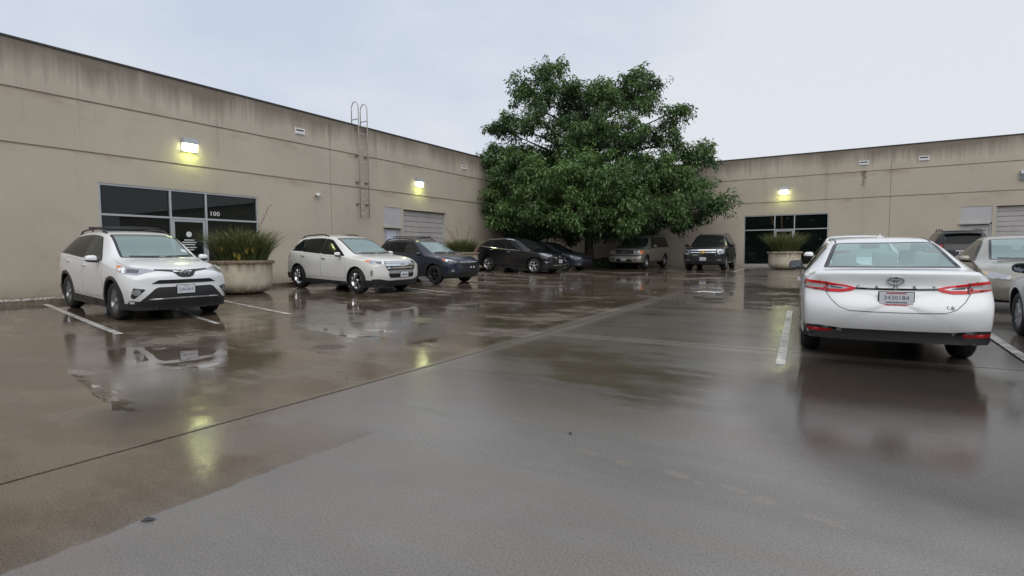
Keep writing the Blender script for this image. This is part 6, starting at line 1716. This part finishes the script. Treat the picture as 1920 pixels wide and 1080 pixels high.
# ---- beige-silver sedan facing us at the right
def sedan_c():
    P = carpaint('beige_silver_paint', (.31, .29, .235), .45, .34)
    c = Car(dict(SEDAN, kind='parked_sedan', paint=P, L=4.54, W=1.76, wb=2.6, fo=.94, r=.315))
    c.windscreen('windshield', 1.22, 2.16, [GLOSSB, WSG]); c.wipers(1.22)
    c.windscreen('rear_window', 3.93, 3.36, [GLOSSB, WSG], rear=True, bow=.04)
    c.side_windows(1.48, 2.2, 3.3, 3.62, (2.42, 3.2), [SWG, SWG, SWG]); c.doors((1.38, 2.42, 3.3), .18)
    for sg in (1, -1):
        f = (lambda Q: Q) if sg > 0 else (lambda Q: Q[::-1])
        hl = [(.14, .48, .715), (.34, .68, .765), (.62, .83, .80), (.50, .845, .74), (.26, .76, .655), (.12, .50, .65)]
        c.obl('headlight', f([(a, sg*y, z) for a, y, z in hl]), sg*36, [SILVERP, mat('amber_tint', (.60, .40, .20), .15, coat=1.0), LAMPCLR], off=.010, res=.05, zones=[(f([(a, sg*y, z) for a, y, z in [(.46, .78, .77), (.60, .83, .785), (.50, .84, .745), (.36, .80, .70)]]), 1), (f([(a, sg*y, z) for a, y, z in [(.16, .54, .71), (.30, .68, .74), (.26, .70, .68), (.14, .56, .67)]]), 2)])
    c.front('grille', rpoly([(-.36, .58), (.36, .58), (.40, .70), (-.40, .70)], .03), [GLOSSB], off=.008, res=.06)
    c.front('air_intake', rpoly([(-.5, .26), (.5, .26), (.44, .40), (-.44, .40)], .03), [DARKCAV], off=.008, res=.06)
    c.mirrors(1.60, .985, sides=(1, -1)); c.wheels(.20, (6, 'cap'), SILVERP, w=.205); c.cabin(1.40, 2.3, 3.1, .28, cloth=CLOTHL)
    c.finish()
    c.place(3.06, 15.35, -90.5, 'beige-silver sedan facing out, to the right of the white sedan', 'car')
sedan_c()

# ---- white sedan cut by the right edge
def sedan_d():
    c = Car(dict(SEDAN, kind='parked_sedan', paint=WHT))
    c.windscreen('windshield', 1.22, 2.16, [GLOSSB, WSG]); c.windscreen('rear_window', 3.93, 3.36, [GLOSSB, WSG], rear=True, bow=.04)
    c.side_windows(1.48, 2.2, 3.3, 3.62, (2.42, 3.2), [SWG, SWG, TWG]); c.doors((1.38, 2.42, 3.3), .18)
    for sg in (1, -1):
        f = (lambda Q: Q) if sg > 0 else (lambda Q: Q[::-1])
        c.obl('headlight', f([(a, sg*y, z) for a, y, z in [(.14, .46, .70), (.34, .70, .76), (.66, .83, .80), (.46, .83, .70), (.22, .62, .63)]]), sg*36, [LAMPCLR], off=.008, res=.05)
    c.mirrors(1.58, 1.0, cap=SATINB, out=.14)
    c.wheels(.205, (7, 'cap'), mat('hubcap', (.45, .46, .48), .35, .4), w=.21)
    c.cabin(1.40, 2.3, 3.1, .28); c.finish()
    c.place(2.98, 9.18, 91.0, 'white sedan with silver hubcaps cut off by the right edge of the photo', 'car')
sedan_d()

# ---- black SUV backed by the far right wall, seen from behind
def suv_g():
    P = carpaint('black_blue_paint', (.011, .012, .016), .2)
    c = Car(dict(kind='parked_suv', L=4.80, W=1.92, wb=2.86, fo=.95, r=.37, paint=P,
        top=[(0, .95), (.06, 1.02), (.2, 1.06), (.6, 1.11), (1.15, 1.16), (1.3, 1.21), (2.0, 1.66), (2.4, 1.745), (3.0, 1.77), (4.0, 1.75), (4.45, 1.70), (4.6, 1.55), (4.70, 1.25), (4.76, 1.1), (4.80, 1.0)],
        sh=[(0, .9), (.3, .98), (1.0, 1.04), (1.3, 1.06), (2.5, 1.09), (3.8, 1.12), (4.5, 1.13), (4.7, 1.05), (4.80, .95)],
        bot=[(0, .3), (.15, .25), (.8, .24), (4.0, .26), (4.6, .36), (4.80, .44)],
        w=[(0, .86), (.1, .9), (.4, .94), (.9, .96), (2.5, .95), (3.8, .96), (4.5, .94), (4.80, .88)],
        wt=[(0, .72), (.6, .76), (1.2, .77), (1.5, .76), (2.0, .67), (2.8, .65), (4.0, .64), (4.5, .63), (4.80, .68)],
        drop=[(0, .03), (1.1, .045), (2.05, .05), (3, .06), (4.6, .07), (4.80, .05)],
        fp=[(.2, .12), (.4, .02), (.55, 0), (.75, .02), (.9, .07)], rp=[(.3, .12), (.5, -.01), (.75, .0), (1.0, .04), (1.8, .06)], rround=.14))
    c.windscreen('rear_window', 4.72, 4.56, [GLOSSB, TWG], rear=True, bow=.01, topbow=.01, m0=.06, m1=.05, see=False)
    c.side_windows(1.5, 2.1, 4.35, 4.52, (2.6, 3.6), [TWG, TWG, TWG]); c.doors((1.45, 2.58, 3.6), .18)
    for sg in (1, -1):
        f = (lambda Q: Q) if sg < 0 else (lambda Q: Q[::-1])
        c.obl('taillight', f([(a, sg*y, z) for a, y, z in [(4.74, .70, 1.17), (4.58, .93, 1.19), (4.60, .94, .92), (4.78, .72, .90)]]), sg*140, [RED, LAMPCLR], off=.012, res=.05, zones=[(f([(a, sg*y, z) for a, y, z in [(4.74, .76, 1.06), (4.64, .90, 1.07), (4.65, .90, 1.0), (4.76, .77, .99)]]), 1)])
    bm = bmesh.new(); rbox(bm, (c.X0-4.62, 0, 1.70), (.24, 1.24, .035), .012, 2); obj('roof_spoiler', bm, P, c.root, True)
    bm = bmesh.new(); rbox(bm, (c.X0-4.80, -.02, .93), (.02, .56, .035), .008, 1); obj('lid_trim', bm, CHROME, c.root)
    c.plate((0, .82), True, [(None, .070, -.005, INK, .95)])
    c.rails(2.5, 4.3, SATINB, .05); c.mirrors(1.64, 1.15); c.wheels(.23, (5, 'twin'), SILVERP, w=.24); c.finish()
    c.place(3.75, 29.35, 91.0, 'black SUV seen from behind near the far right overhead door', 'car')
suv_g()
